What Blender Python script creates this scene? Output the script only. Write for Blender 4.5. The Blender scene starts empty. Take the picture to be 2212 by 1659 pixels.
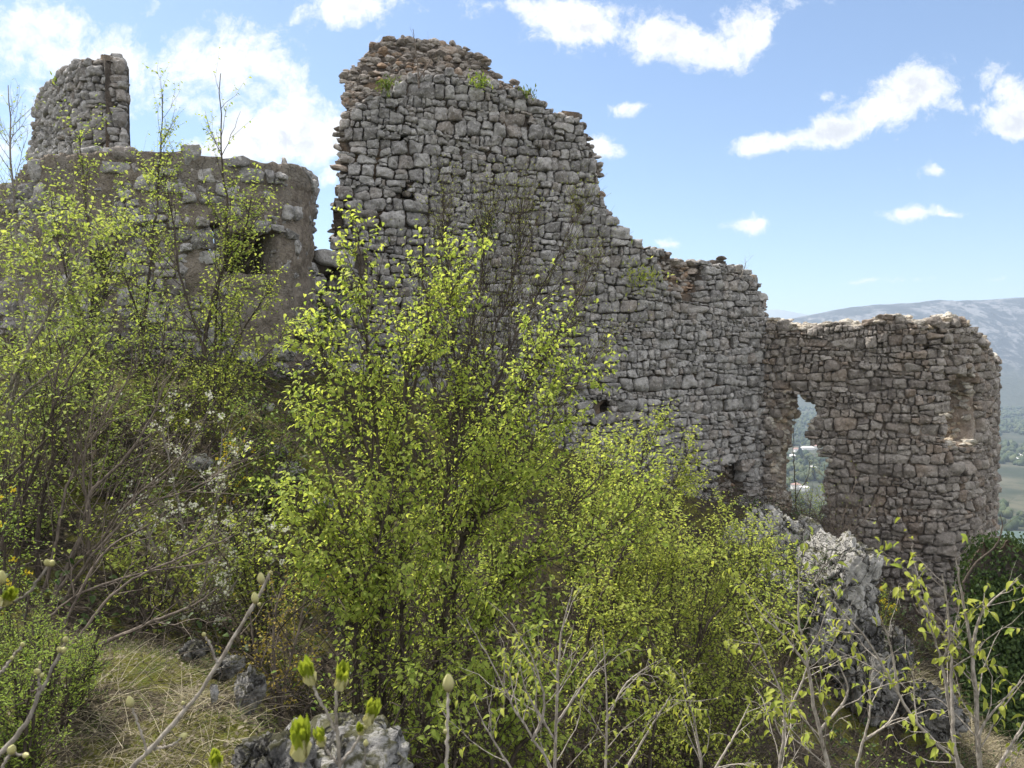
import bpy, math, random
import numpy as np
from math import radians, sin, cos, pi

# ------------------------------------------------------------------ camera, sky, sun
SC = bpy.context.scene
F = 1580.0            # focal length in units of a 2212 x 1659 picture
PITCH = radians(1.5)  # camera tilts slightly down
cam_d = bpy.data.cameras.new("camera")
cam = bpy.data.objects.new("camera", cam_d)
SC.collection.objects.link(cam)
cam.location = (0, 0, 0)
cam.rotation_euler = (radians(90) - PITCH, 0, 0)
cam_d.sensor_width = 36.0
cam_d.lens = 36.0 * F / 2212.0
cam_d.clip_start = 0.05
cam_d.clip_end = 40000
cam_d.dof.use_dof = True
cam_d.dof.focus_distance = 11.0
cam_d.dof.aperture_fstop = 15.0
SC.camera = cam

SUN_AZ = radians(-50)     # left of the view direction (+Y)
SUN_EL = radians(58)
SKY_STRENGTH = 0.107
SUN_STRENGTH = 5.0
EXPOSURE = 0.76
HAZE = 0.0002

SC.view_settings.view_transform = 'Standard'
SC.view_settings.look = 'None'
SC.view_settings.gamma = 1.0
SC.view_settings.exposure = EXPOSURE
SC.cycles.max_bounces = 7
SC.cycles.diffuse_bounces = 3
SC.cycles.glossy_bounces = 2
SC.cycles.transmission_bounces = 4
SC.cycles.transparent_max_bounces = 6
SC.cycles.volume_bounces = 0
SC.cycles.use_denoising = True

sd = bpy.data.lights.new("sun", 'SUN')
sd.energy = SUN_STRENGTH
sd.angle = radians(0.6)
sd.color = (1.0, 0.95, 0.86)
sun = bpy.data.objects.new("sun", sd)
SC.collection.objects.link(sun)
sv = (sin(SUN_AZ) * cos(SUN_EL), cos(SUN_AZ) * cos(SUN_EL), sin(SUN_EL))
import mathutils
sun.rotation_euler = mathutils.Vector(sv).to_track_quat('Z', 'Y').to_euler()
sun.location = (-20, 20, 40)


def ray(px, py):
    u = (np.asarray(px, float) - 1106.0) / F
    w = -(np.asarray(py, float) - 829.5) / F
    fy = cos(PITCH) + w * sin(PITCH)
    fz = -sin(PITCH) + w * cos(PITCH)
    return u, fy, fz


def P(px, py, D):
    """world point seen at picture position (2212 x 1659) at forward distance D"""
    u, fy, fz = ray(px, py)
    return np.array([u / fy * D, D + 0 * u, fz / fy * D]).T


def proj(p):
    p = np.asarray(p, float)
    x, y, z = p[..., 0], p[..., 1], p[..., 2]
    d = y * cos(PITCH) - z * sin(PITCH)
    h = y * sin(PITCH) + z * cos(PITCH)
    d = np.maximum(d, 1e-3)
    return 1106 + F * x / d, 829.5 - F * h / d


# ------------------------------------------------------------------ node helpers
class NT:
    def __init__(s, tree):
        s.t = tree
        s.n = tree.nodes
        s.l = tree.links

    def node(s, typ, **kw):
        n = s.n.new(typ)
        for k, v in kw.items():
            setattr(n, k, v)
        return n

    def put(s, sock, v):
        if isinstance(v, bpy.types.NodeSocket):
            s.l.new(v, sock)
        elif v is not None:
            if hasattr(sock, 'default_value'):
                dv = sock.default_value
                if hasattr(dv, '__len__') and not hasattr(v, '__len__'):
                    v = (v,) * len(dv)
                if hasattr(dv, '__len__') and len(dv) == 4 and len(v) == 3:
                    v = tuple(v) + (1.0,)
                sock.default_value = v

    def math(s, op, a, b=None, c=None, clamp=False):
        n = s.node('ShaderNodeMath', operation=op)
        n.use_clamp = clamp
        s.put(n.inputs[0], a)
        if b is not None: s.put(n.inputs[1], b)
        if c is not None: s.put(n.inputs[2], c)
        return n.outputs[0]

    def vmath(s, op, a, b=None, scale=None):
        n = s.node('ShaderNodeVectorMath', operation=op)
        s.put(n.inputs[0], a)
        if b is not None: s.put(n.inputs[1], b)
        if scale is not None: s.put(n.inputs['Scale'], scale)
        return n.outputs['Value'] if op in ('LENGTH', 'DOT_PRODUCT', 'DISTANCE') else n.outputs[0]

    def mix(s, f, a, b, blend='MIX'):
        n = s.node('ShaderNodeMix', data_type='RGBA', blend_type=blend)
        s.put(n.inputs[0], f)
        s.put(n.inputs[6], a)
        s.put(n.inputs[7], b)
        return n.outputs[2]

    def noise(s, vec, scale, detail=4, rough=0.55, dist=0.0, ntype=None, out=0):
        n = s.node('ShaderNodeTexNoise')
        if ntype: n.noise_type = ntype
        if vec is not None: s.l.new(vec, n.inputs['Vector'])
        n.inputs['Scale'].default_value = scale
        n.inputs['Detail'].default_value = detail
        n.inputs['Roughness'].default_value = rough
        n.inputs['Distortion'].default_value = dist
        return n.outputs[out]

    def voro(s, vec, scale, feature='F1', out='Distance'):
        n = s.node('ShaderNodeTexVoronoi', feature=feature)
        if vec is not None: s.l.new(vec, n.inputs['Vector'])
        n.inputs['Scale'].default_value = scale
        return n.outputs[out]

    def ramp(s, v, lo, hi, a=0.0, b=1.0, smooth=True):
        n = s.node('ShaderNodeMapRange')
        if smooth: n.interpolation_type = 'SMOOTHSTEP'
        s.put(n.inputs['Value'], v)
        s.put(n.inputs['From Min'], lo)
        s.put(n.inputs['From Max'], hi)
        s.put(n.inputs['To Min'], a)
        s.put(n.inputs['To Max'], b)
        return n.outputs[0]


# ------------------------------------------------------------------ world: Nishita sky with clouds
W = bpy.data.worlds.new("World")
SC.world = W
W.use_nodes = True
wt = NT(W.node_tree)
wt.n.clear()
sky = wt.node('ShaderNodeTexSky', sky_type='NISHITA')
sky.sun_disc = False
sky.sun_elevation = SUN_EL
sky.sun_rotation = SUN_AZ
sky.altitude = 200
sky.air_density = 1.0
sky.dust_density = 0.5
sky.ozone_density = 2.6
geo = wt.node('ShaderNodeTexCoord')
dirv = geo.outputs['Generated']
sep = wt.node('ShaderNodeSeparateXYZ')
wt.l.new(dirv, sep.inputs[0])
dx, dy, dz = sep.outputs
dyc = wt.math('MAXIMUM', dy, 0.12)
cu = wt.math('DIVIDE', dx, dyc)
cw = wt.math('DIVIDE', dz, dyc)
comb = wt.node('ShaderNodeCombineXYZ')
wt.l.new(cu, comb.inputs[0])
wt.l.new(cw, comb.inputs[1])
cuv = comb.outputs[0]
# warp the cloud plane a little so that cloud rims curl
nz = wt.node('ShaderNodeTexNoise')
wt.l.new(cuv, nz.inputs['Vector'])
nz.inputs['Scale'].default_value = 9.0
nz.inputs['Detail'].default_value = 5.0
nz.inputs['Roughness'].default_value = 0.6
wv = wt.vmath('SUBTRACT', nz.outputs['Color'], (0.5, 0.5, 0.5))
cuvw = wt.vmath('ADD', cuv, wt.vmath('MULTIPLY', wv, (0.055, 0.045, 0.0)))
# (px, py, half width, half height, rotation deg, weight) in picture units
CLOUDS = [
    (20, 60, 220, 100, -8, .7), (230, 115, 160, 70, -15, .6), (150, 210, 280, 85, 0, 0.45), (-100, 250, 260, 170, 0, .65),
    (430, 135, 190, 70, -12, .72), (560, 130, 140, 70, -35, .8), (400, 215, 210, 50, 0, .55), (620, 195, 85, 50, -20, .7),
    (320, 20, 70, 25, 20, .5), (640, 290, 160, 55, 8, 1.0), (560, 310, 100, 50, 0, .8), (720, 275, 90, 60, 10, .7), (800, 330, 120, 60, 0, .7),
    (600, 240, 130, 18, 12, .55), (715, 380, 60, 22, 10, .6), (440, 320, 90, 25, 0, .5),
    (770, 12, 130, 42, 8, 1.0), (820, 90, 60, 18, 40, .35), (770, 170, 50, 30, 20, .4),
    (1180, 25, 170, 38, -4, .95), (1260, 60, 110, 50, 10, 1.0), (1230, 75, 70, 25, 0, .6),
    (1430, 82, 115, 48, -6, 1.0), (1545, 115, 75, 30, -10, .6), (1610, 55, 85, 55, 18, .8), (1640, 85, 60, 30, 0, .5), (1560, 12, 60, 22, 25, .6),
    (1690, 40, 60, 20, 40, .45), (1740, 5, 60, 20, 0, .35),
    (1380, 230, 62, 18, 0, .7), (1295, 310, 50, 26, 0, .75),
    (1940, 220, 120, 62, 20, 1.0), (1830, 275, 130, 36, 14, .95), (1700, 305, 140, 28, 9, .95), (1990, 190, 75, 40, 0, .8), (1790, 212, 25, 15, 0, .45), (2070, 235, 70, 25, 10, .5),
    (2190, 265, 110, 42, 10, .95), (2170, 190, 90, 40, -25, .6), (2230, 220, 90, 50, 0, .7),
    (2010, 364, 36, 18, 8, .75), (1945, 364, 14, 8, 0, .4),
    (1970, 453, 75, 16, 2, .75), (2060, 458, 35, 8, 0, .6), (1620, 488, 75, 16, 4, .75), (1622, 475, 30, 14, 0, .5), (1460, 524, 45, 12, -10, .6),
    (1880, 612, 130, 9, 6, .5), (2160, 595, 80, 8, 5, .5), (1980, 605, 60, 7, 8, .4),
]
acc = None
for (px, py, a, b, rot, wgt) in CLOUDS:
    c = P(px, py, 1.0)
    m = wt.node('ShaderNodeMapping', vector_type='TEXTURE')
    wt.l.new(cuvw, m.inputs['Vector'])
    m.inputs['Location'].default_value = (float(c[0]), float(c[2]), 0)
    m.inputs['Rotation'].default_value = (0, 0, radians(rot))
    m.inputs['Scale'].default_value = (a / F * 1.35, b / F * 1.45, 1)
    d = wt.vmath('LENGTH', m.outputs[0])
    v = wt.ramp(d, 1.05, 0.0, 0.0, wgt, False)
    acc = v if acc is None else wt.math('MAXIMUM', wt.math('MULTIPLY_ADD', v, 0.35, acc), v)
n1 = wt.noise(cuvw, 11.0, 10, 0.66, .15)
n2 = wt.noise(cuvw, 5.0, 5, 0.55)
field = wt.math('ADD', acc, wt.math('MULTIPLY', wt.math('SUBTRACT', n1, 0.5), 2.0))
field = wt.math('ADD', field, wt.math('MULTIPLY', wt.math('SUBTRACT', wt.noise(cuvw, 42.0, 6, 0.7), 0.5), 0.9))
alpha_f = wt.ramp(field, 0.22, 0.78)
alpha_f = wt.math('MULTIPLY', alpha_f, wt.ramp(acc, 0.0, 0.12))
# the rest of the sky (beside and behind the camera): unseen cumulus added as fill light
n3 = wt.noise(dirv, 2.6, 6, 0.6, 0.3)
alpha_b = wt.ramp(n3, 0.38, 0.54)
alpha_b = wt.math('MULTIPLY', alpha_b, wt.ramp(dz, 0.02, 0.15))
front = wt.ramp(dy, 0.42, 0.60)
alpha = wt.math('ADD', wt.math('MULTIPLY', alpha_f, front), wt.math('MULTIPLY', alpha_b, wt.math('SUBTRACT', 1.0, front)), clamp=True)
# cloud body: white, greyer in the thick shaded parts
n4 = wt.noise(cuvw, 5.0, 6, 0.6)
nA = wt.noise(cuvw, 9.0, 7, 0.6)
nB = wt.noise(wt.vmath('ADD', cuvw, (-0.016, 0.022, 0.0)), 9.0, 7, 0.6)
relief = wt.ramp(wt.math('SUBTRACT', nB, nA), -0.04, 0.08)
core = wt.math('MULTIPLY', wt.ramp(field, 0.75, 1.5), wt.ramp(n4, 0.38, 0.56))
thick = wt.math('MAXIMUM', wt.math('MULTIPLY', relief, wt.ramp(field, 0.45, 1.1, 0.0, 0.8)), core)
CLOUD_W, CLOUD_G = (6.5, 6.5, 6.5), (3.3, 3.5, 3.95)
ccol = wt.mix(wt.math('MULTIPLY', thick, 0.8), CLOUD_W, CLOUD_G)
skyc = wt.mix(0.0, sky.outputs[0], (6.0, 6.3, 7.0))
ccol = wt.mix(front, (11.2, 10.9, 10.6), ccol)  # clouds out of view set brighter than the visible ones to lift the fill
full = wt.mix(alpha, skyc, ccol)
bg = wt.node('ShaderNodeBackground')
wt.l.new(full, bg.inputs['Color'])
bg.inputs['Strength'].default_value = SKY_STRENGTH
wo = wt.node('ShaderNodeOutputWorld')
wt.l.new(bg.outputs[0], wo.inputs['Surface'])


# ------------------------------------------------------------------ numpy helpers
def rngf(seed):
    return np.random.default_rng(seed)


def unit(v):
    v = np.asarray(v, float)
    return v / np.maximum(np.linalg.norm(v, axis=-1, keepdims=True), 1e-9)


def _h(i, j, k, seed):
    with np.errstate(over='ignore'):
        n = (i * np.int64(374761393) + j * np.int64(668265263) + k * np.int64(2147483647) + np.int64(seed) * np.int64(974634777))
        n = (n ^ (n >> np.int64(13))) * np.int64(1274126177)
        n = n ^ (n >> np.int64(16))
    return (n & np.int64(0xFFFFFF)).astype(np.float64) / float(0xFFFFFF)


def vnoise(p, seed=0):
    p = np.asarray(p, float)
    f = np.floor(p)
    i = f.astype(np.int64)
    t = p - f
    t = t * t * (3 - 2 * t)
    r = 0
    for a in (0, 1):
        wa = t[..., 0] if a else 1 - t[..., 0]
        for b in (0, 1):
            wb = t[..., 1] if b else 1 - t[..., 1]
            for c in (0, 1):
                wc = t[..., 2] if c else 1 - t[..., 2]
                r = r + wa * wb * wc * _h(i[..., 0] + a, i[..., 1] + b, i[..., 2] + c, seed)
    return r


def fbm(p, oct=4, seed=0, gain=0.5):
    p = np.asarray(p, float)
    s, a, tot = 0, 1.0, 0
    for o in range(oct):
        s = s + a * (vnoise(p * (2.03 ** o) + o * 17.3, seed + o) - 0.5)
        tot += a
        a *= gain
    return s / tot * 2


def smooth(x, a, b):
    t = np.clip((x - a) / (b - a), 0, 1)
    return t * t * (3 - 2 * t)


def inpoly(px, py, poly):
    px = np.asarray(px, float)
    py = np.asarray(py, float)
    r = np.zeros(px.shape, bool)
    n = len(poly)
    for i in range(n):
        x0, y0 = poly[i]
        x1, y1 = poly[(i + 1) % n]
        if y0 == y1: continue
        c = ((y0 > py) != (y1 > py)) & (px < (x1 - x0) * (py - y0) / (y1 - y0) + x0)
        r ^= c
    return r


def catmull(pts, n):
    pts = np.asarray(pts, float)
    if len(pts) == 2:
        t = np.linspace(0, 1, n)[:, None]
        return pts[0] * (1 - t) + pts[1] * t
    q = np.vstack([2 * pts[0] - pts[1], pts, 2 * pts[-1] - pts[-2]])
    seg = len(pts) - 1
    t = np.linspace(0, seg, n)
    i = np.minimum(t.astype(int), seg - 1)
    f = (t - i)[:, None]
    a, b, c, d = q[i], q[i + 1], q[i + 2], q[i + 3]
    return 0.5 * (2 * b + (c - a) * f + (2 * a - 5 * b + 4 * c - d) * f ** 2 + (3 * b - a - 3 * c + d) * f ** 3)


COL = SC.collection


class MB:
    """collects vertices, faces and a per-vertex tint, then links ONE mesh object"""

    def __init__(s):
        s.v, s.f, s.t, s.n = [], [], [], 0

    def add(s, v, f, tint=0.5):
        v = np.asarray(v, float).reshape(-1, 3)
        f = np.asarray(f, np.int64)
        if len(v) == 0 or len(f) == 0: return
        if np.isscalar(tint): tint = np.full(len(v), float(tint))
        s.v.append(v)
        s.f.append(f + s.n)
        s.t.append(np.asarray(tint, float).reshape(-1))
        s.n += len(v)

    def build(s, name, mat, parent=None, smooth_shade=True):
        v = np.vstack(s.v)
        t = np.concatenate(s.t)
        me = bpy.data.meshes.new(name)
        me.vertices.add(len(v))
        me.vertices.foreach_set('co', v.astype(np.float32).ravel())
        loops = np.concatenate([f.ravel() for f in s.f])
        cnt = np.concatenate([np.full(len(f), f.shape[1]) for f in s.f])
        st = np.concatenate([[0], np.cumsum(cnt)[:-1]])
        me.loops.add(len(loops))
        me.loops.foreach_set('vertex_index', loops.astype(np.int32))
        me.polygons.add(len(cnt))
        me.polygons.foreach_set('loop_start', st.astype(np.int32))
        me.polygons.foreach_set('loop_total', cnt.astype(np.int32))
        me.polygons.foreach_set('use_smooth', np.full(len(cnt), smooth_shade, bool))
        a = me.attributes.new('tint', 'FLOAT', 'POINT')
        a.data.foreach_set('value', t.astype(np.float32))
        me.materials.append(mat)
        me.update(calc_edges=True)
        o = bpy.data.objects.new(name, me)
        COL.objects.link(o)
        if parent: o.parent = parent
        return o


def thing(name, label, cat, loc, group=None):
    o = bpy.data.objects.new(name, None)
    COL.objects.link(o)
    o.empty_display_size = 0.2
    o['label'] = label
    o['category'] = cat
    if group: o['group'] = group
    o.location = [float(c) for c in loc]
    return o


def part(mb, name, mat, root, smooth_shade=True):
    """build a mesh whose vertices are in world space under a thing at root.location"""
    loc = np.array(root.location)
    mb.v = [v - loc for v in mb.v]
    return mb.build(name, mat, root, smooth_shade)


def tag(o, label, cat, kind=None, group=None):
    if label: o['label'] = label
    if cat: o['category'] = cat
    if kind: o['kind'] = kind
    if group: o['group'] = group
    return o


def tubes(mb, paths, radii, sides=4, tint=0.5):
    """paths (N,K,3), radii (N,K)"""
    paths = np.asarray(paths, float)
    N, K, _ = paths.shape
    if N == 0: return
    tan = np.gradient(paths, axis=1)
    tan = unit(tan)
    ov = unit(paths[:, -1] - paths[:, 0])
    ref = np.where(np.abs(ov[:, 2:3]) > 0.75, np.array([[1.0, 0.13, 0]]), np.array([[0, 0.1, 1.0]]))
    u = unit(np.cross(tan, ref[:, None, :]))
    v = np.cross(tan, u)
    ang = np.linspace(0, 2 * pi, sides, endpoint=False)
    ring = (u[:, :, None, :] * np.cos(ang)[None, None, :, None] + v[:, :, None, :] * np.sin(ang)[None, None, :, None])
    V = paths[:, :, None, :] + ring * np.asarray(radii)[:, :, None, None]
    base = (np.arange(N) * K * sides)[:, None, None]
    k = np.arange(K - 1)[None, :, None]
    j = np.arange(sides)[None, None, :]
    jn = (j + 1) % sides
    f = np.stack([base + k * sides + j, base + k * sides + jn, base + (k + 1) * sides + jn, base + (k + 1) * sides + j], -1).reshape(-1, 4)
    t = tint if np.isscalar(tint) else np.repeat(np.asarray(tint), K * sides)
    mb.add(V.reshape(-1, 3), f, t)


# leaf templates: x along the leaf, y across, z up
def _leaf(stations, fold, droop):
    V = [(0, 0, 0)]
    for (x, w) in stations:
        zc = -droop * x * x
        V += [(x, w, zc + fold * w), (x, 0, zc), (x, -w, zc + fold * w)]
    V.append((1, 0, -droop))
    Fc = [(0, 2, 1), (0, 3, 2)]
    for i in range(len(stations) - 1):
        a, b = 1 + 3 * i, 4 + 3 * i
        Fc += [(a, a + 1, b + 1), (a, b + 1, b), (a + 1, a + 2, b + 2), (a + 1, b + 2, b + 1)]
    a = 1 + 3 * (len(stations) - 1)
    t = len(V) - 1
    Fc += [(a, a + 1, t), (a + 1, a + 2, t)]
    return np.array(V, float), np.array(Fc)


LEAF_BIG = _leaf([(.1, .10), (.28, .22), (.5, .24), (.72, .17), (.88, .075)], .6, .5)
LEAF_UP = _leaf([(.3, .13), (.68, .14)], .5, -.03)
LEAF_CUP = _leaf([(.12, .26), (.4, .40), (.75, .27)], .55, -.18)
LEAF_MID = _leaf([(.28, .3), (.65, .25)], .45, .3)
LEAF_LOW = (np.array([(0, 0, 0), (.45, .3, .1), (1, 0, -.15), (.45, -.3, .1)], float), np.array([(0, 3, 2), (0, 2, 1)]))
LEAF_NARROW = (np.array([(0, 0, 0), (.45, .16, .06), (1, 0, -.15), (.45, -.16, .06)], float), np.array([(0, 3, 2), (0, 2, 1)]))


def leaves(mb, pos, d, up, size, tint, tpl):
    pos = np.asarray(pos, float)
    N = len(pos)
    if N == 0: return
    V0, F0 = tpl
    x = unit(d)
    y = unit(np.cross(up, x))
    z = np.cross(x, y)
    size = np.broadcast_to(np.asarray(size, float), (N,))
    V = pos[:, None, :] + size[:, None, None] * (V0[None, :, 0:1] * x[:, None] + V0[None, :, 1:2] * y[:, None] + V0[None, :, 2:3] * z[:, None])
    f = (F0[None] + (np.arange(N) * len(V0))[:, None, None]).reshape(-1, 3)
    mb.add(V.reshape(-1, 3), f, np.repeat(np.broadcast_to(tint, (N,)), len(V0)))


# ------------------------------------------------------------------ materials
def new_mat(name):
    m = bpy.data.materials.new(name)
    m.use_nodes = True
    t = NT(m.node_tree)
    t.n.clear()
    out = t.node('ShaderNodeOutputMaterial')
    return m, t, out


def attr(t, name='tint'):
    n = t.node('ShaderNodeAttribute')
    n.attribute_name = name
    return n.outputs['Fac']


def world_pos(t):
    return t.node('ShaderNodeNewGeometry').outputs['Position']


def bsdf(t, col, rough=0.9, spec=0.25, normal=None):
    b = t.node('ShaderNodeBsdfPrincipled')
    t.put(b.inputs['Base Color'], col)
    t.put(b.inputs['Roughness'], rough)
    b.inputs['Specular IOR Level'].default_value = spec
    if normal is not None: t.l.new(normal, b.inputs['Normal'])
    return b.outputs[0]


def bump(t, h, strength, dist, normal=None):
    n = t.node('ShaderNodeBump')
    n.inputs['Strength'].default_value = strength
    n.inputs['Distance'].default_value = dist
    t.l.new(h, n.inputs['Height'])
    if normal is not None: t.l.new(normal, n.inputs['Normal'])
    return n.outputs[0]


def stone_mat(name, dark, mid, light, warm, warm_amt=0.5, lichen=0.5, bumpk=1.0):
    m, t, out = new_mat(name)
    p = world_pos(t)
    tn = attr(t)
    n1 = t.noise(p, 5.0, 6, .62)
    n2 = t.noise(p, 28.0, 6, .65)
    n3 = t.noise(p, 95.0, 3, .6)
    n4 = t.noise(p, 1.1, 4, .5)
    c = t.mix(t.ramp(tn, .1, .9), tuple(x * .72 for x in mid), light)
    c = t.mix(t.ramp(n1, .46, .70, 0, .85), c, dark)
    wsel = t.math('MULTIPLY', t.ramp(t.math('FRACT', t.math('MULTIPLY', tn, 7.31)), .45, .95), t.ramp(n4, .38, .62))
    c = t.mix(t.math('MULTIPLY', wsel, warm_amt), c, warm)
    n5 = t.noise(p, 13.0, 7, .72, .5)
    c = t.mix(t.math('MULTIPLY', t.ramp(n5, .53, .64), lichen), c, tuple(min(.62, x * 1.45) for x in light))
    c = t.mix(t.ramp(n5, .44, .34, 0, .85), c, tuple(x * .5 for x in dark))
    c = t.mix(t.ramp(n2, .44, .30, 0, .7), c, tuple(x * .45 for x in dark))
    c = t.mix(t.ramp(n2, .58, .70, 0, .5), c, tuple(min(.62, x * 1.4) for x in light))
    h = t.math('ADD', t.math('ADD', t.math('MULTIPLY', n2, .5), t.math('MULTIPLY', n3, .2)), t.math('MULTIPLY', n5, .9))
    nb = bump(t, h, 1.0, .045 * bumpk)
    t.l.new(bsdf(t, c, .92, .15, nb), out.inputs[0])
    return m


M = {}
M['wall_stone'] = stone_mat('limestone_grey', (.165, .156, .152), (.32, .308, .298), (.43, .417, .405), (.33, .255, .195), .35, .6)
M['wall_stone_brown'] = stone_mat('limestone_brown', (.135, .118, .105), (.26, .232, .21), (.36, .33, .30), (.28, .20, .14), .5, .45)
M['rubble'] = stone_mat('rubble_core_stone', (.16, .135, .118), (.31, .275, .245), (.42, .385, .35), (.37, .25, .165), .9, .4)
M['reveal'] = stone_mat('limestone_sunlit', (.26, .23, .19), (.46, .42, .36), (.56, .52, .45), (.48, .36, .23), .6, .4)  # sunlight on jambs and broken crest, painted in as a paler stone colour


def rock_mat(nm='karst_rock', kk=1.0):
    m, t, out = new_mat(nm)
    p = world_pos(t)
    n0 = t.noise(p, 2.6, 8, .68, .4)
    n1 = t.noise(p, 9.0, 8, .7, .6)
    n2 = t.noise(p, 34.0, 6, .7)
    v1 = t.voro(p, 7.0, 'DISTANCE_TO_EDGE')
    geo_ = t.node('ShaderNodeNewGeometry')
    sp_ = t.node('ShaderNodeSeparateXYZ')
    t.l.new(geo_.outputs['Normal'], sp_.inputs[0])
    c = t.mix(t.ramp(n1, .35, .65), (.40, .395, .385), (.64, .63, .60))
    c = t.mix(t.ramp(n0, .53, .64, 0, .85), c, (.13, .13, .13))
    c = t.mix(t.ramp(n1, .41, .34, 0, .9), c, (.07, .07, .07))
    c = t.mix(t.ramp(n2, .6, .72, 0, .7), c, (.66, .65, .61))
    c = t.mix(t.ramp(n2, .42, .32, 0, .8), c, (.09, .088, .08))
    moss = t.math('MULTIPLY', t.ramp(t.math('ADD', sp_.outputs[2], t.math('MULTIPLY', n0, 1.2)), .95, 1.3), t.ramp(n1, .42, .56))
    c = t.mix(t.math('MULTIPLY', moss, .9), c, (.075, .075, .025))
    ms = t.node('ShaderNodeMapping')
    t.l.new(t.vmath('ADD', p, t.vmath('MULTIPLY', t.vmath('SUBTRACT', t.noise(p, 4, 4, .6, out=1), (.5, .5, .5)), (.35, .35, .35))), ms.inputs[0])
    ms.inputs['Scale'].default_value = (1, 1, .45)
    ck = t.voro(ms.outputs[0], 4.2, 'DISTANCE_TO_EDGE')
    c = t.mix(t.math('MULTIPLY', t.ramp(ck, .045, .0), t.ramp(n0, .40, .52)), c, (.045, .043, .04))
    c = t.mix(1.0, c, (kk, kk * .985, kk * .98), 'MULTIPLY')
    h = t.math('ADD', t.math('ADD', n1, t.math('MULTIPLY', n2, .4)), t.math('MULTIPLY', t.ramp(ck, 0, .08), .8))
    nb = bump(t, h, 1.0, .065)
    t.l.new(bsdf(t, c, .93, .12, nb), out.inputs[0])
    return m


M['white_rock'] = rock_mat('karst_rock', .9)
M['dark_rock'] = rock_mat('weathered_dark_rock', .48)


def earth_mat(name, a, b, c3, scale, bd):
    m, t, out = new_mat(name)
    p = world_pos(t)
    n1 = t.noise(p, scale, 6, .65)
    n2 = t.noise(p, scale * 6, 5, .65)
    n3 = t.noise(p, scale * .25, 3, .5)
    c = t.mix(t.ramp(n1, .35, .65), a, b)
    c = t.mix(t.ramp(n3, .5, .68, 0, .8), c, c3)
    c = t.mix(t.ramp(n2, .55, .3, 0, .7), c, tuple(x * .45 for x in a))
    nb = bump(t, t.math('ADD', n1, t.math('MULTIPLY', n2, .6)), 1.0, bd)
    t.l.new(bsdf(t, c, .95, .1, nb), out.inputs[0])
    return m


M['mortar'] = earth_mat('old_mortar', (.075, .064, .055), (.14, .118, .10), (.19, .135, .09), 6, .05)


def plaster_mat():
    m, t, out = new_mat('rough_lime_render')
    p = world_pos(t)
    n0 = t.noise(p, 1.6, 5, .6)
    n1 = t.noise(p, 7, 7, .68, .4)
    n2 = t.noise(p, 30, 6, .7)
    wp = t.vmath('ADD', p, t.vmath('MULTIPLY', t.vmath('SUBTRACT', t.noise(p, 5, 3, .5, out=1), (.5, .5, .5)), (.25, .25, .25)))
    v = t.voro(wp, 6.5, 'DISTANCE_TO_EDGE')
    vc = t.node('ShaderNodeTexVoronoi')
    t.l.new(wp, vc.inputs['Vector'])
    vc.inputs['Scale'].default_value = 3.4
    sv2 = t.node('ShaderNodeSeparateXYZ')
    t.l.new(vc.outputs['Color'], sv2.inputs[0])
    c = t.mix(t.ramp(n1, .35, .65), (.18, .152, .126), (.31, .27, .225))
    c = t.mix(t.ramp(n0, .48, .64, 0, .7), c, (.25, .23, .205))
    patch = t.math('MULTIPLY', t.ramp(sv2.outputs[0], .72, .80), t.ramp(vc.outputs['Distance'], .17, .10))
    c = t.mix(patch, c, t.mix(n1, (.26, .25, .235), (.50, .485, .46)))
    c = t.mix(t.ramp(n2, .44, .32, 0, .8), c, (.07, .056, .045))
    c = t.mix(t.math('MULTIPLY', t.ramp(v, .03, .0, 0, .7), t.ramp(n0, .50, .62)), c, (.05, .04, .034))
    h = t.math('ADD', t.math('ADD', n1, t.math('MULTIPLY', n2, .5)), t.math('MULTIPLY', t.ramp(v, 0, .06), .12))
    t.l.new(bsdf(t, c, .95, .08, bump(t, h, 1.0, .09)), out.inputs[0])
    return m


M['plaster'] = plaster_mat()


def leaf_mat(name, a, b, trans=0.5, rough=.45, c3=None):
    m, t, out = new_mat(name)
    tn = attr(t)
    col = t.mix(tn, a, b)
    if c3: col = t.mix(t.ramp(tn, .9, 1.0), col, c3)
    pr = bsdf(t, col, rough, .18)
    tr = t.node('ShaderNodeBsdfTranslucent')
    warm = t.mix(1.0, col, (1.1, 1.05, .72), 'MULTIPLY')
    t.l.new(warm, tr.inputs['Color'])
    mx = t.node('ShaderNodeMixShader')
    mx.inputs[0].default_value = trans
    t.l.new(pr, mx.inputs[1])
    t.l.new(tr.outputs[0], mx.inputs[2])
    t.l.new(mx.outputs[0], out.inputs[0])
    return m


M['leaf_spring'] = leaf_mat('young_leaf_bright', (.23, .33, .06), (.53, .59, .145), .62, .6)
M['leaf_sapling'] = leaf_mat('young_leaf_sapling', (.25, .32, .05), (.42, .44, .09), .5, .6)
M['leaf_olive'] = leaf_mat('young_leaf_olive', (.25, .34, .065), (.54, .58, .15), .62, .6)
M['leaf_left'] = leaf_mat('young_leaf_yellow', (.20, .30, .06), (.45, .51, .135), .52, .6)
M['leaf_bud'] = leaf_mat('opening_leaf_bud', (.14, .15, .05), (.26, .25, .09), .4)
M['leaf_dark'] = leaf_mat('ivy_leaf', (.026, .05, .016), (.075, .115, .032), .25, .5)
M['leaf_broom'] = leaf_mat('broom_leaf', (.13, .22, .035), (.32, .40, .07), .4, .6)
M['leaf_rust'] = leaf_mat('yellow_bronze_leaf', (.22, .22, .03), (.34, .24, .05), .45)
M['grass_dry'] = leaf_mat('dry_grass_blade', (.14, .118, .085), (.47, .42, .30), .3, .7)
M['grass_green'] = leaf_mat('green_grass_blade', (.08, .13, .03), (.19, .24, .05), .35, .6)
M['petal_white'] = leaf_mat('white_blossom', (.62, .63, .55), (.78, .78, .72), .35, .6)
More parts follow.
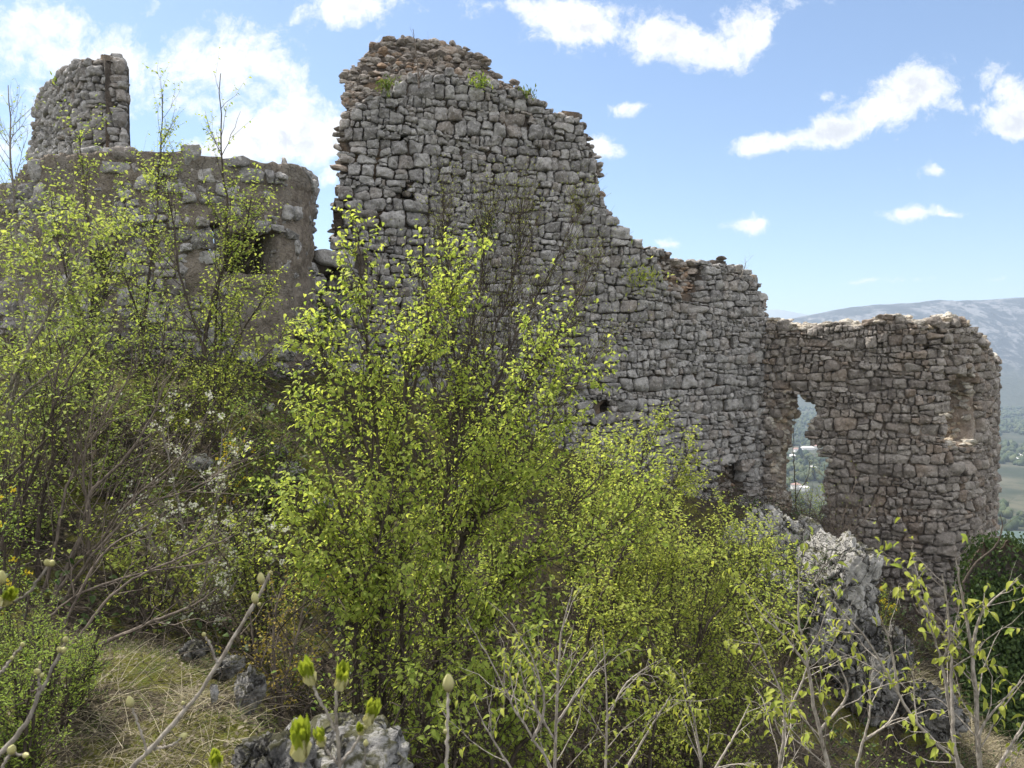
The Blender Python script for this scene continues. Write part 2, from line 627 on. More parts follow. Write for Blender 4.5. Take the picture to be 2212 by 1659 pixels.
M['petal_yellow'] = leaf_mat('yellow_blossom', (.62, .47, .02), (.75, .62, .05), .35, .6)
M['bud'] = leaf_mat('bud_scale', (.20, .165, .12), (.54, .52, .26), .2, .7)
M['bud_green'] = leaf_mat('unfolding_leaflet', (.24, .31, .03), (.40, .46, .06), .35, .5)
M['far_leaf'] = leaf_mat('far_tree_leaf', (.035, .055, .02), (.10, .115, .05), .2, .7)
M['far_dark'] = leaf_mat('cypress_leaf', (.012, .022, .012), (.03, .045, .022), .1, .7)


def bark_mat(name, a, b, scale=40):
    m, t, out = new_mat(name)
    p = world_pos(t)
    mp = t.node('ShaderNodeMapping')
    t.l.new(p, mp.inputs[0])
    mp.inputs['Scale'].default_value = (1, 1, .35)
    n1 = t.noise(mp.outputs[0], scale, 5, .65)
    n2 = t.noise(p, 3.0, 3, .5)
    c = t.mix(t.ramp(n1, .35, .65), a, b)
    c = t.mix(t.ramp(n2, .5, .7, 0, .5), c, tuple(min(1, x * 1.6) for x in b))
    nb = bump(t, n1, .8, .006)
    t.l.new(bsdf(t, c, .85, .2, nb), out.inputs[0])
    return m


M['bark_dark'] = bark_mat('bark_dark', (.035, .028, .023), (.085, .068, .055))
M['bark_grey'] = bark_mat('bark_grey', (.11, .097, .083), (.25, .225, .195), 90)
M['bark_pale'] = bark_mat('bark_pale', (.17, .148, .125), (.36, .325, .285), 120)
M['bark_brown'] = bark_mat('bark_brown', (.07, .056, .047), (.17, .14, .115))
M['twig_under'] = bark_mat('twig_undergrowth', (.022, .018, .014), (.085, .068, .054))


# ------------------------------------------------------------------ terrain
_cp = []
for x, y, z in [
    (0, 0, -1.62), (-1.5, -3, -1.3), (2, -2, -2.2), (2.2, 1, -2.7), (-4, 0, -1.4), (6, 0, -3.6), (-9, -2, -.9),
    (-2.2, 2.9, -1.6), (-1.3, 2.9, -1.62), (-2.9, 3.9, -1.55), (-1.9, 4.05, -1.63), (-1.1, 3.2, -1.7), (-.75, 2.75, -1.75), (-1.35, 3.8, -1.85),
    (-.3, 3.3, -2.7), (.3, 2.4, -2.6), (-.7, 4.3, -2.9), (-1.6, 4.9, -2.35),
    (0, 5, -3.6), (.8, 5.3, -3.8), (1.5, 4, -3.8), (1.2, 7, -3.7), (2.2, 8.8, -3.7), (3.4, 11, -3.6), (3, 6, -4.3), (3, 3, -3.7), (5, 6, -5),
    (5, 9.2, -5.3), (7, 9, -6), (9, 12, -6.6), (7.0, 12.3, -5.7), (10, 6, -5.8), (14, 14, -8),
    (-3.6, 5.2, -1.5), (-5, 7, -.8), (-4, 8.6, -.35), (-5, 10, -.0), (-2.4, 8, -1.3), (-2.7, 10.2, -.5), (-1.5, 7, -2.4), (-.5, 8.5, -2.6), (-8, 8, 0), (-11, 12, .6),
    (-3.3, 12.6, .0), (0, 13.6, -1.2), (1.7, 14.2, -2.0), (4, 15.2, -2.8), (5.6, 15.8, -3.3), (6.7, 15.4, -3.5), (7.6, 14.9, -4.9), (8.5, 14.4, -5.6), (9.6, 14.2, -6.2), (11, 15.2, -6.6),
    (4.9, 11.6, -3.2), (5.3, 12.6, -3.2),
    (-6, 16, 1.8), (-10, 18, 2.2), (0, 19, -2.5), (7, 21, -6.5), (13, 20, -9), (11, 28, -13), (0, 30, -13), (-14, 30, -5), (20, 10, -9), (25, 25, -16), (-25, 20, 0),
]: _cp.append((x, y, z))
_cp = np.array(_cp, float)


def _ker(d): return np.sqrt(d * d + .16)


_A = np.linalg.norm(_cp[:, None, :2] - _cp[None, :, :2], axis=-1)
_n = len(_cp)
_K = np.zeros((_n + 1, _n + 1))
_K[:_n, :_n] = _ker(_A) + np.eye(_n) * 0.02
_K[:_n, _n] = 1
_K[_n, :_n] = 1
_wt = np.linalg.solve(_K, np.concatenate([_cp[:, 2], [0]]))
VALLEY = -120.0


def ground_z(x, y, detail=True):
    x = np.asarray(x, float)
    y = np.asarray(y, float)
    sh = x.shape
    q = np.stack([np.clip(x, -32, 34).ravel(), np.clip(y, -12, 36).ravel()], -1)
    z = np.empty(len(q))
    for i in range(0, len(q), 20000):
        d = np.linalg.norm(q[i:i + 20000, None] - _cp[None, :, :2], axis=-1)
        z[i:i + 20000] = _ker(d) @ _wt[:_n] + _wt[_n]
    z = z.reshape(sh)
    r = np.hypot(x, y)
    p3 = np.stack([x, y, 0 * x], -1)
    far = np.maximum(-10 - (r - 30) * .62, VALLEY) + np.where(r > 150, 0, 0)
    k = smooth(r, 24, 55)
    z = z * (1 - k) + far * k
    if detail:
        near = 1 - smooth(r, 25, 60)
        z = z + near * (fbm(p3 * 1.3, 4, 5) * .12 + fbm(p3 * 6, 3, 9) * .035)
        z = z + smooth(r, 250, 900) * fbm(p3 * .006, 4, 31) * 5
    return z


def axis_coords(lo, hi, step, out_lo, out_hi, grow=1.16):
    c = list(np.arange(lo, hi + 1e-6, step))
    s, x = step, hi
    while x < out_hi:
        s = min(s * grow, 220)
        x += s
        c.append(x)
    s, x = step, lo
    pre = []
    while x > out_lo:
        s = min(s * grow, 220)
        x -= s
        pre.append(x)
    return np.array(pre[::-1] + c)


def grid_faces(nx, ny):
    i = np.arange(nx - 1)[None, :]
    j = np.arange(ny - 1)[:, None]
    a = j * nx + i
    return np.stack([a, a + 1, a + 1 + nx, a + nx], -1).reshape(-1, 4)


gx = axis_coords(-9, 12, .11, -8500, 8500)
gy = axis_coords(1.2, 17, .11, -800, 9000)
GX, GY = np.meshgrid(gx, gy)
GZ = ground_z(GX, GY)
mg, t, out = new_mat('hillside_ground')
p = world_pos(t)
n1 = t.noise(p, 2.2, 6, .6)
n2 = t.noise(p, 16, 6, .7)
n3 = t.noise(p, 60, 4, .7)
c = t.mix(t.ramp(n2, .35, .65), (.03, .025, .019), (.105, .085, .062))
c = t.mix(t.math('MULTIPLY', t.ramp(n1, .46, .56, 0, .9), t.ramp(n2, .3, .5)), c, (.15, .15, .03))
c = t.mix(t.ramp(n3, .58, .72, 0, .7), c, (.30, .25, .18))
# the far valley: woods and dry meadows
sepg = t.node('ShaderNodeSeparateXYZ')
t.l.new(p, sepg.inputs[0])
f1 = t.noise(p, .010, 6, .65)
f2 = t.noise(p, .05, 5, .7)
fc = t.mix(t.ramp(f1, .40, .66), (.035, .042, .025), (.095, .09, .06))
fc = t.mix(t.ramp(f2, .48, .66, 0, .8), fc, (.035, .045, .022))
c = t.mix(t.ramp(sepg.outputs[2], -30, -70), c, fc)
nb = bump(t, t.math('ADD', n2, n3), 1.0, .04)
t.l.new(bsdf(t, c, .95, .1, nb), out.inputs[0])
b = MB()
b.add(np.stack([GX, GY, GZ], -1), grid_faces(len(gx), len(gy)))
g = b.build('ground', mg)
g['kind'] = 'structure'

# karst ridge across the valley and a far blue mountain
mh, t, out = new_mat('karst_hillside')
p = world_pos(t)
mp = t.node('ShaderNodeMapping')
t.l.new(p, mp.inputs[0])
mp.inputs['Rotation'].default_value = (0, 0, radians(25))
mp.inputs['Scale'].default_value = (1, .5, 1.0)
n1 = t.noise(mp.outputs[0], .012, 9, .74, .2)
n2 = t.noise(p, .05, 6, .7)
n3 = t.noise(p, .0035, 4, .6)
sh = t.node('ShaderNodeSeparateXYZ')
t.l.new(p, sh.inputs[0])
rk = t.math('ADD', n1, t.math('MULTIPLY', t.math('SUBTRACT', n2, .5), .6))
c = t.mix(t.ramp(rk, .47, .62), (.05, .055, .05), (.20, .198, .195))
c = t.mix(t.math('MULTIPLY', t.ramp(sh.outputs[2], 40, -60), t.ramp(n3, .30, .50, .5, 1)), c, t.mix(n2, (.035, .045, .025), (.10, .10, .06)))
nb = bump(t, rk, 1.0, 14.0)
t.l.new(bsdf(t, c, .95, .05, nb), out.inputs[0])


def hill(name, x0, x1, y0, y1, hf, nx, ny, mat):
    xs = np.linspace(x0, x1, nx)
    ys = np.linspace(y0, y1, ny)
    X, Y = np.meshgrid(xs, ys)
    b = MB()
    b.add(np.stack([X, Y, hf(X, Y)], -1), grid_faces(nx, ny))
    o = b.build(name, mat)
    o['kind'] = 'structure'
    return o


def karst(X, Y):
    ridge_y = 2900 + .10 * (X - 1200)
    crest_px = np.array([1500, 1600, 1655, 1700, 1760, 1830, 1950, 2060, 2212, 2400])
    crest_py = np.array([790, 735, 700, 688, 676, 662, 655, 650, 645, 645])
    pxx = 1106 + F * X / ridge_y
    top = (788 - np.interp(pxx, crest_px, crest_py)) / F * ridge_y
    k = smooth(Y, 1950, 2900)
    k = k ** .8
    p3 = np.stack([X, Y, 0 * X], -1)
    gul = fbm(np.stack([X * .004 + Y * .0016, Y * .0012 - X * .0006, 0 * X], -1), 5, 77) * 75
    z = VALLEY - 6 + (top - VALLEY) * k + gul * k * (1 - smooth(Y, 2600, 2900) * .93) + fbm(p3 * .02, 3, 4) * 9 * k * (1 - .7 * smooth(Y, 2600, 2900))
    back = smooth(Y, 2950, 4800)
    return z - back * 160


hill('hills', 200, 4200, 1850, 4800, karst, 300, 160, mh)
mf, t, out = new_mat('far_mountain')
t.l.new(bsdf(t, (.22, .24, .22), .95, .05), out.inputs[0])


def farm(X, Y):
    pxx = 1106 + F * X / 8000
    return VALLEY - 5 + np.interp(pxx, [1400, 1600, 1680, 1800, 1950], [250, 720, 740, 560, 200]) * smooth(Y, 6500, 8000) + fbm(np.stack([X, Y, 0 * X], -1) * .0015, 4, 3) * 60


hill('mountain', 1500, 5000, 6400, 8600, farm, 60, 30, mf)
mw, t, out = new_mat('river_water')
nw = t.noise(world_pos(t), .35, 3, .5)
t.l.new(bsdf(t, (.06, .085, .055), .4, .3, bump(t, nw, .3, .3)), out.inputs[0])
b = MB()
wz = VALLEY + 5.5
cl = catmull([(330, 455), (420, 500), (520, 560), (640, 600), (820, 610)], 40)
tw = unit(np.gradient(cl, axis=0))
nn = np.stack([-tw[:, 1], tw[:, 0]], -1)
wid = (36 + 6 * np.sin(np.arange(40)))[:, None]
V = np.stack([np.column_stack([cl - nn * wid, np.full(40, wz)]), np.column_stack([cl + nn * wid, np.full(40, wz)])], 1).reshape(-1, 3)
b.add(V, np.array([(2 * i, 2 * i + 2, 2 * i + 3, 2 * i + 1) for i in range(39)]))
b.build('river', mw)['kind'] = 'structure'


# ------------------------------------------------------------------ stones
def ico(sub):
    import bmesh
    bm = bmesh.new()
    bmesh.ops.create_icosphere(bm, subdivisions=sub, radius=1.0)
    v = np.array([x.co[:] for x in bm.verts])
    f = np.array([[x.index for x in q.verts] for q in bm.faces])
    bm.free()
    return v, f


ICO2, ICO3 = ico(2), ico(3)


def rubble_stones(mb, pos, rad, rng, flat=.7, tint=None, tpl=None, frame=None):
    """angular stones: spheres cut by random planes. pos (N,3), rad (N)"""
    N = len(pos)
    if N == 0: return
    V0, F0 = tpl or ICO2
    pl = unit(rng.normal(size=(N, 8, 3)))
    off = rng.uniform(.40, .78, size=(N, 8))
    dots = np.einsum('vk,npk->nvp', V0, pl)
    r = np.where(dots > 1e-3, off[:, None, :] / np.maximum(dots, 1e-3), 9).min(-1)
    r = np.minimum(r, 1.0)
    V = V0[None] * r[..., None]
    sc = np.stack([rng.uniform(.85, 1.45, N), rng.uniform(.75, 1.15, N), rng.uniform(flat - .15, flat + .2, N)], -1)
    V = V * sc[:, None, :]
    a = rng.uniform(0, 2 * pi, N) if frame is None else frame + rng.normal(0, .25, N)
    tilt = rng.normal(0, .22, N)
    ca, sa, ct, st = np.cos(a)[:, None], np.sin(a)[:, None], np.cos(tilt)[:, None], np.sin(tilt)[:, None]
    x, y, z = V[..., 0], V[..., 1], V[..., 2]
    y, z = y * ct - z * st, y * st + z * ct
    x, y = x * ca - y * sa, x * sa + y * ca
    V = np.stack([x, y, z], -1) * np.asarray(rad)[:, None, None] + np.asarray(pos)[:, None, :]
    V = V + (fbm(V.reshape(-1, 3) * 11, 2, 3) * .012).reshape(N, -1, 1) * np.sign(V - np.asarray(pos)[:, None, :])
    f = (F0[None] + (np.arange(N) * len(V0))[:, None, None]).reshape(-1, 3)
    if tint is None: tint = rng.uniform(0, 1, N)
    mb.add(V.reshape(-1, 3), f, np.repeat(tint, len(V0)))


def coursed_stones(S0, S1, T0, T1, rng, w, h, chink=.55, seed=0):
    """coursed rubble in a (s,t) strip: centres (N,2), polar outlines (N,A,2) and a flag for small filler stones"""
    quads = []      # corner arrays: (s,t) of bottom-left, bottom-right, top-right, top-left
    fill = []
    rows = [T0]
    while rows[-1] < T1:
        rows.append(rows[-1] + h * rng.choice([.55, .75, 1.0, 1.2, 1.5], p=[.14, .24, .32, .2, .1]) * rng.uniform(.9, 1.1))

    def bed(r, s_):
        return rows[r] + h * (.26 * sin(s_ * 1.7 + r * .9 + seed) + .16 * sin(s_ * 4.3 + r * 2.1) + .10 * sin(s_ * 9.1 + r * 3.7))
    for r in range(len(rows) - 1):
        rh = rows[r + 1] - rows[r]
        s_ = S0 - rng.uniform(0, w)
        eb, et = s_, s_
        while s_ < S1:
            ww = rh * rng.choice([.65, .9, 1.15, 1.45, 1.9, 2.6], p=[.17, .25, .25, .18, .10, .05]) * rng.uniform(.85, 1.15) * (w / h) / 1.25
            ww = min(max(ww, .08), w * 2.3)
            s2 = s_ + ww
            nb_, nt_ = s2 + rng.normal(0, .10) * rh, s2 + rng.normal(0, .10) * rh
            q = np.array([(eb, bed(r, eb)), (nb_, bed(r, nb_)), (nt_, bed(r + 1, nt_)), (et, bed(r + 1, et))])
            k = rng.random()
            if k < .20 and rh > .15:      # two stones on top of each other
                f1, f2 = rng.uniform(.35, .65), rng.uniform(.35, .65)
                ml, mr = q[0] + (q[3] - q[0]) * f1, q[1] + (q[2] - q[1]) * f2
                quads += [np.array([q[0], q[1], mr, ml]), np.array([ml, mr, q[2], q[3]])]
            elif k < .27 and rh > .2:     # one stone over two small ones
                ml, mr = q[0] + (q[3] - q[0]) * .4, q[1] + (q[2] - q[1]) * .4
                mb_, mt_ = (q[0] + q[1]) / 2, (ml + mr) / 2
                quads += [np.array([q[0], mb_, mt_, ml]), np.array([mb_, q[1], mr, mt_]), np.array([ml, mr, q[2], q[3]])]
            else:
                quads.append(q)
            if rng.random() < chink: fill.append((eb + rng.normal(0, .015), bed(r, eb) + rng.normal(0, .012), rng.uniform(.09, .22) * h))
            if rng.random() < chink * .45: fill.append(((eb + nb_) / 2 + rng.normal(0, .04), bed(r, (eb + nb_) / 2), rng.uniform(.07, .16) * h))
            eb, et, s_ = nb_, nt_, s2
    Q = np.array(quads)
    c = Q.mean(1)
    A = 30
    th = np.linspace(0, 2 * pi, A, endpoint=False) + .05
    uv = np.stack([np.cos(th), np.sin(th)], -1)
    N = len(Q)
    e = np.roll(Q, -1, 1) - Q
    nrm = unit(np.stack([e[..., 1], -e[..., 0]], -1))
    nrm = unit(nrm + rng.normal(0, .05, nrm.shape))
    d = np.einsum('nkd,nkd->nk', nrm, Q + e * .5 - c[:, None]) + rng.normal(0, .008, (N, 4))
    cd = Q - c[:, None]
    cl_ = np.linalg.norm(cd, axis=-1)
    ca = cd / cl_[..., None] + rng.normal(0, .30, cd.shape)
    ca = unit(ca)
    dc = cl_ * np.clip(rng.normal(.90, .09, (N, 4)), .60, 1.05)
    nr = np.concatenate([nrm, ca], 1)
    dd = np.maximum(np.concatenate([d, dc], 1), .015)
    du = np.einsum('nkd,ad->nka', nr, uv)
    R = np.where(du > 1e-6, dd[..., None] / np.maximum(du, 1e-6), 9).min(1)
    R = np.minimum(R, .8)
    fl = np.array(fill)
    nf = len(fl)
    na = unit(rng.normal(size=(nf, 7, 2)))
    da = fl[:, 2:3] * rng.uniform(.7, 1.2, (nf, 7))
    du = np.einsum('nkd,ad->nka', na, uv)
    Rf = np.minimum(np.where(du > 1e-6, da[..., None] / np.maximum(du, 1e-6), 9).min(1), fl[:, 2:3] * 1.5)
    uvf = uv[None] * np.stack([rng.uniform(.9, 1.8, nf), rng.uniform(.6, 1.0, nf)], -1)[:, None]
    c = np.vstack([c, fl[:, :2]])
    O = np.concatenate([R[..., None] * uv[None], Rf[..., None] * uvf])
    return c, O, np.concatenate([np.zeros(N, bool), np.ones(nf, bool)])


class Curve:
    def __init__(s, pts, n=240):
        xy = catmull(pts, n)
        s.L = np.concatenate([[0], np.cumsum(np.linalg.norm(np.diff(xy, axis=0), axis=1))])
        s.len = s.L[-1]
        s.xy = xy
        t = unit(np.gradient(xy, axis=0))
        s.nr = np.stack([t[:, 1], -t[:, 0]], -1)

    def at(s, q, depth=0.0):
        q = np.asarray(q, float)
        x = np.interp(q, s.L, s.xy[:, 0])
        y = np.interp(q, s.L, s.xy[:, 1])
        nx = np.interp(q, s.L, s.nr[:, 0])
        ny = np.interp(q, s.L, s.nr[:, 1])
        ex = q - np.clip(q, 0, s.len)
        tx, ty = -ny, nx
        return x + nx * depth + tx * ex, y + ny * depth + ty * ex

    def p3(s, q, t, depth=0.0):
        x, y = s.at(q, depth)
        return np.stack([x, y, np.broadcast_to(t, x.shape)], -1)


def ruin(name, label, cat, plan, z0, z1, outline, seed, w=.30, h=.22, T=1.1, face_holes=(), core_holes=(), recess=(), rubble_poly=None,
         rubble_line=None, face_mat='wall_stone', core_mat='mortar', edge_mat='rubble', sink=None, cell=.12, group=None, proud=.06,
         edge_density=1.0, rub0=.12, shear=0.0, rub_n=150, edge_in=.07, keep_face=False, rough_core=.03, face_where=None, small=.35, edge_sink=.0):
    proud = proud * .95
    rng = rngf(seed)
    cv = Curve([(float(a), float(b)) for a, b in plan])
    c, O, isf = coursed_stones(-.2, cv.len + .2, z0, z1, rng, w, h, seed=seed)
    p0 = cv.p3(c[:, 0], c[:, 1])
    px, py = proj(p0)
    keep = inpoly(px, py, outline) & (c[:, 0] > -.1) & (c[:, 0] < cv.len + .1)
    for hp in face_holes: keep &= ~inpoly(px, py, hp)
    for hp, _d in recess: keep &= ~inpoly(px, py, hp)
    if rubble_poly and not keep_face: keep &= ~inpoly(px, py, rubble_poly)
    if face_where is not None: keep &= face_where(px, py, rng)
    c, O, p0, isf = c[keep], O[keep], p0[keep], isf[keep]
    N, A = len(c), O.shape[1]

    def offset(s_, t_):
        q = cv.p3(s_, t_)
        x_, y_ = proj(q)
        o = np.zeros(x_.shape)
        for hp, d_ in recess:
            o = np.where(inpoly(x_, y_, hp), d_, o)
        if rubble_poly:
            yc = np.interp(x_, [a for a, _ in rubble_line], [b_ for _, b_ in rubble_line])
            o = np.where(inpoly(x_, y_, rubble_poly), rub0 + .45 * np.clip((yc - y_) / 100, 0, 1.3), o)
        return o

    # --- faced stones
    root = thing(name, label, cat, (float(cv.xy[len(cv.xy) // 2, 0]), float(cv.xy[len(cv.xy) // 2, 1]), z0), group)
    root['kind'] = 'thing'
    mb = MB()
    size = np.sqrt((np.abs(O[..., 0]).mean(1) * np.abs(O[..., 1]).mean(1)))
    gap = np.where(isf, .0, .003 + .006 * rng.random(N))
    rad = np.linalg.norm(O, axis=-1)
    rad = .76 * rad + .12 * np.roll(rad, 1, 1) + .12 * np.roll(rad, -1, 1)
    rad = rad * (1 + .04 * rng.normal(size=rad.shape))
    u = unit(O)
    fr = np.maximum(rad - gap[:, None], .006)
    rings = [(1.0, None), (1.0, -.03), (.965, 0), (.89, 1), (.74, 1), (.52, 1), (.28, 1)]
    g1 = rng.normal(0, .15, (N, 2))
    pln = unit(rng.normal(size=(N, 4, 2)))
    pof = rng.uniform(.25, .9, (N, 4))
    psl = rng.uniform(.5, 2.2, (N, 4))
    out_h = rng.normal(0, .026, N) + proud * .4 - np.where(isf, rng.uniform(.01, .05, N), 0)
    if sink is not None: out_h = out_h + sink(p0, rng)
    VV = []
    for k, (fq, lv) in enumerate(rings):
        xy = u * (fr * fq)[..., None]
        rel = xy / np.maximum(size, .03)[:, None, None]
        if lv is None:
            hh = np.full((N, A), -.20)
            xy = xy * .85
        else:
            dome = proud * np.minimum(1, size / .15)[:, None] * (1 - fq ** 7)
            tilt = np.einsum('nad,nd->na', xy, g1)
            cut = np.min(np.maximum(0, 0) - np.maximum(0, np.einsum('nad,npd->nap', rel, pln) - pof[:, None, :]) * psl[:, None, :] * .10, axis=-1)
            cut = np.maximum(cut, -.055)
            hh = out_h[:, None] + dome + tilt + cut * np.minimum(1, size / .15)[:, None] + (-.035 if lv == -.03 else 0)
        VV.append(np.concatenate([xy, hh[..., None]], -1))
    cen = np.concatenate([np.zeros((N, 1, 2)), (out_h + proud * np.minimum(1, size / .15))[:, None, None]], -1)
    V = np.concatenate([np.stack(VV, 1).reshape(N, -1, 3), cen], 1)
    q = V.copy()
    q[..., 0] += c[:, None, 0]
    q[..., 1] += c[:, None, 1]
    nz_ = fbm(q.reshape(-1, 3) * np.array([9, 9, 9]) + rng.uniform(0, 99), 3, seed).reshape(N, -1)
    nz2 = fbm(q.reshape(-1, 3) * np.array([22, 22, 22]) + 5, 2, seed + 3).reshape(N, -1)
    q[..., 2] += nz_ * .042 + nz2 * .022
    q[..., 0] += nz2 * .012
    q[..., 1] += nz_ * .012
    X, Y = cv.at(q[..., 0], q[..., 2])
    V3 = np.stack([X, Y, q[..., 1]], -1)
    nv = V3.shape[1]
    R_ = len(rings)
    j = np.arange(A)
    jn = (j + 1) % A
    fq = []
    for k in range(R_ - 1):
        fq.append(np.stack([k * A + j, k * A + jn, (k + 1) * A + jn, (k + 1) * A + j], -1))
    fq = np.vstack(fq)
    ft = np.stack([(R_ - 1) * A + j, (R_ - 1) * A + jn, np.full(A, R_ * A)], -1)
    base = (np.arange(N) * nv)[:, None, None]
    tint = np.repeat(np.clip(rng.beta(2, 2, N), 0, 1), nv)
    mb.add(V3.reshape(-1, 3), (fq[None] + base).reshape(-1, 4), tint)
    mb.f.append((ft[None] + base).reshape(-1, 3))
    part(mb, 'facing_masonry', M[face_mat], root)

    # --- core
    ns = int(cv.len / cell) + 1
    nt = int((z1 - z0) / cell) + 1
    sc_ = (np.arange(ns) + .5) * cell
    tc_ = z0 + (np.arange(nt) + .5) * cell
    SS, TT = np.meshgrid(sc_, tc_)
    cp = cv.p3(SS, TT)
    cx, cy = proj(cp)
    wob = fbm(cp * 4, 2, seed + 9) * 9
    mask = inpoly(cx + wob, cy + wob * .6, outline)
    for hp in core_holes: mask &= ~inpoly(cx, cy, hp)
    sv_, tv_ = np.meshgrid(np.arange(ns + 1) * cell, z0 + np.arange(nt + 1) * cell)
    ofs = offset(sv_, tv_)
    pf = cv.p3(sv_, tv_)
    dn = fbm(pf * 3.1, 3, seed + 21) * rough_core + fbm(pf * 9, 3, seed + 22) * rough_core * .6
    front = cv.p3(sv_, tv_, 0)
    X, Y = cv.at(sv_ + fbm(pf * 5, 2, 4) * .03, -edge_sink - .085 - ofs + dn)
    front = np.stack([X, Y, tv_ + fbm(pf * 5 + 7, 2, 8) * .03], -1)
    X, Y = cv.at(sv_ + shear, -T + dn)
    back = np.stack([X, Y, tv_], -1)
    M_ = front.shape[0] * front.shape[1]
    nw_ = ns + 1
    a = (np.arange(nt)[:, None] * nw_ + np.arange(ns)[None, :])
    f_front = np.stack([a, a + 1, a + 1 + nw_, a + nw_], -1)[mask]
    f_back = np.stack([a, a + nw_, a + 1 + nw_, a + 1], -1)[mask] + M_
    pad = np.pad(mask, 1)
    sides = []
    edges = []
    inner = pad[1:-1, 1:-1]
    for (dy_, dx_, e0, e1) in ((-1, 0, 0, 1), (1, 0, nw_ + 1, nw_), (0, -1, nw_, 0), (0, 1, 1, nw_ + 1)):
        nb_ = pad[1 + dy_:pad.shape[0] - 1 + dy_, 1 + dx_:pad.shape[1] - 1 + dx_]
        bd = inner & ~nb_
        aa = a[bd]
        sides.append(np.stack([aa + e0, aa + e0 + M_, aa + e1 + M_, aa + e1], -1))
        edges.append(np.column_stack([SS[bd] + dx_ * cell * .5, TT[bd] + dy_ * cell * .5, np.full(bd.sum(), dy_), np.full(bd.sum(), dx_)]))
    mb = MB()
    mb.add(np.vstack([front.reshape(-1, 3), back.reshape(-1, 3)]), np.vstack([f_front, f_back] + sides))
    part(mb, 'mortar_core', M[core_mat], root)

    # --- broken edges, jambs and rubble
    E = np.vstack(edges)
    E = E[(E[:, 1] > z0 + .3)]
    E = E[~((E[:, 0] > cv.len - .05) & (E[:, 3] > 0) & (cat == 'skip'))]
    per = max(1, T / .24) * edge_density * cell / .17
    k = rng.poisson(per, len(E))
    Ei = np.repeat(np.arange(len(E)), k)
    e = E[Ei]
    dep = rng.uniform(.03, T, len(e))
    of0 = offset(e[:, 0], e[:, 1])
    dep = np.clip(dep, of0 + .05, None)
    rr = rng.uniform(.06, .14, len(e))
    s_ = e[:, 0] + rng.normal(0, .04, len(e)) - e[:, 3] * edge_in
    t_ = e[:, 1] + rng.normal(0, .04, len(e)) - e[:, 2] * .03
    X, Y = cv.at(s_ + shear * dep / T, -dep)
    mb = MB()
    ta = np.arctan2(-np.interp(s_, cv.L, cv.nr[:, 0]) * -1, 0 * s_ + 1) * 0
    tdir = np.arctan2(np.interp(s_, cv.L, cv.nr[:, 0]), -np.interp(s_, cv.L, cv.nr[:, 1]))
    rubble_stones(mb, np.stack([X, Y, t_], -1), rr, rng, .62, frame=tdir)
    # rubble face
    if rubble_poly or recess:
        n = int(cv.len * (z1 - z0) * rub_n)
        s_ = rng.uniform(0, cv.len, n)
        t_ = rng.uniform(z0, z1, n)
        x_, y_ = proj(cv.p3(s_, t_))
        kk = np.zeros(n, bool)
        if rubble_poly: kk |= inpoly(x_, y_, rubble_poly)
        for hp, d_ in recess:
            if d_ < .3: kk |= inpoly(x_, y_, hp)
        kk &= inpoly(x_, y_, outline)
        for hp in core_holes: kk &= ~inpoly(x_, y_, hp)
        s_, t_ = s_[kk], t_[kk]
        o_ = offset(s_, t_)
        X, Y = cv.at(s_, -.07 - o_)
        rs = rng.choice([.045, .06, .08, .11, .15], len(s_), p=[.3, .28, .22, .14, .06]) * rng.uniform(.8, 1.2, len(s_))
        rubble_stones(mb, np.stack([X, Y, t_], -1), rs, rng, .62, frame=np.interp(s_, cv.L, np.arctan2(cv.nr[:, 0], -cv.nr[:, 1])))
    if mb.n: part(mb, 'broken_edge', M[edge_mat], root, False)
    return root, cv


def xyD(px, D):
    u, fy, fz = ray(px, 800)
    return (float(u / fy * D), D)


# tall wall ---------------------------------------------------------
W1_OUT = [(690, 800), (698, 690), (712, 600), (722, 540), (724, 470), (733, 400), (742, 335), (740, 275), (752, 245), (744, 200), (750, 162), (737, 147), (765, 122),
          (800, 100), (826, 68), (850, 62), (872, 76), (935, 72), (975, 86), (1005, 101), (1040, 127), (1080, 162), (1112, 186), (1150, 215), (1192, 246), (1250, 250),
          (1256, 285), (1276, 312), (1285, 347), (1288, 390), (1302, 430), (1312, 462), (1340, 497), (1378, 522), (1420, 545), (1450, 535), (1478, 560), (1510, 568), (1560, 562), (1602, 578),
          (1640, 606), (1652, 640), (1656, 690), (1690, 1200), (1400, 1200), (1000, 1100)]
W1_RUB = [(700, 255), (752, 250), (778, 232), (805, 205), (850, 182), (905, 152), (935, 160), (965, 152), (1010, 172), (1060, 178), (1112, 192), (1112, 20), (700, 20)]
W1_LINE = [(700, 255), (752, 250), (805, 205), (850, 182), (905, 152), (965, 152), (1010, 172), (1060, 178), (1112, 192)]
W1_REC = [([(1425, 552), (1455, 535), (1500, 560), (1520, 585), (1515, 625), (1485, 650), (1450, 620), (1430, 590)], .22),
          ([(862, 291), (880, 291), (880, 304), (862, 304)], .45), ([(1226, 315), (1244, 315), (1244, 330), (1226, 330)], .45),
          ([(1232, 446), (1262, 446), (1258, 458), (1234, 458)], .45), ([(1115, 436), (1140, 436), (1140, 443), (1115, 443)], .35),
          ([(1300, 868), (1325, 870), (1322, 890), (1300, 890)], .4), ([(1545, 1015), (1600, 1005), (1612, 1050), (1600, 1095), (1550, 1090)], .28),
          ([(1640, 722), (1655, 722), (1655, 738), (1640, 738)], .4)]
HOLE1 = [(868, 396), (886, 394), (888, 415), (894, 440), (868, 442), (864, 425)]
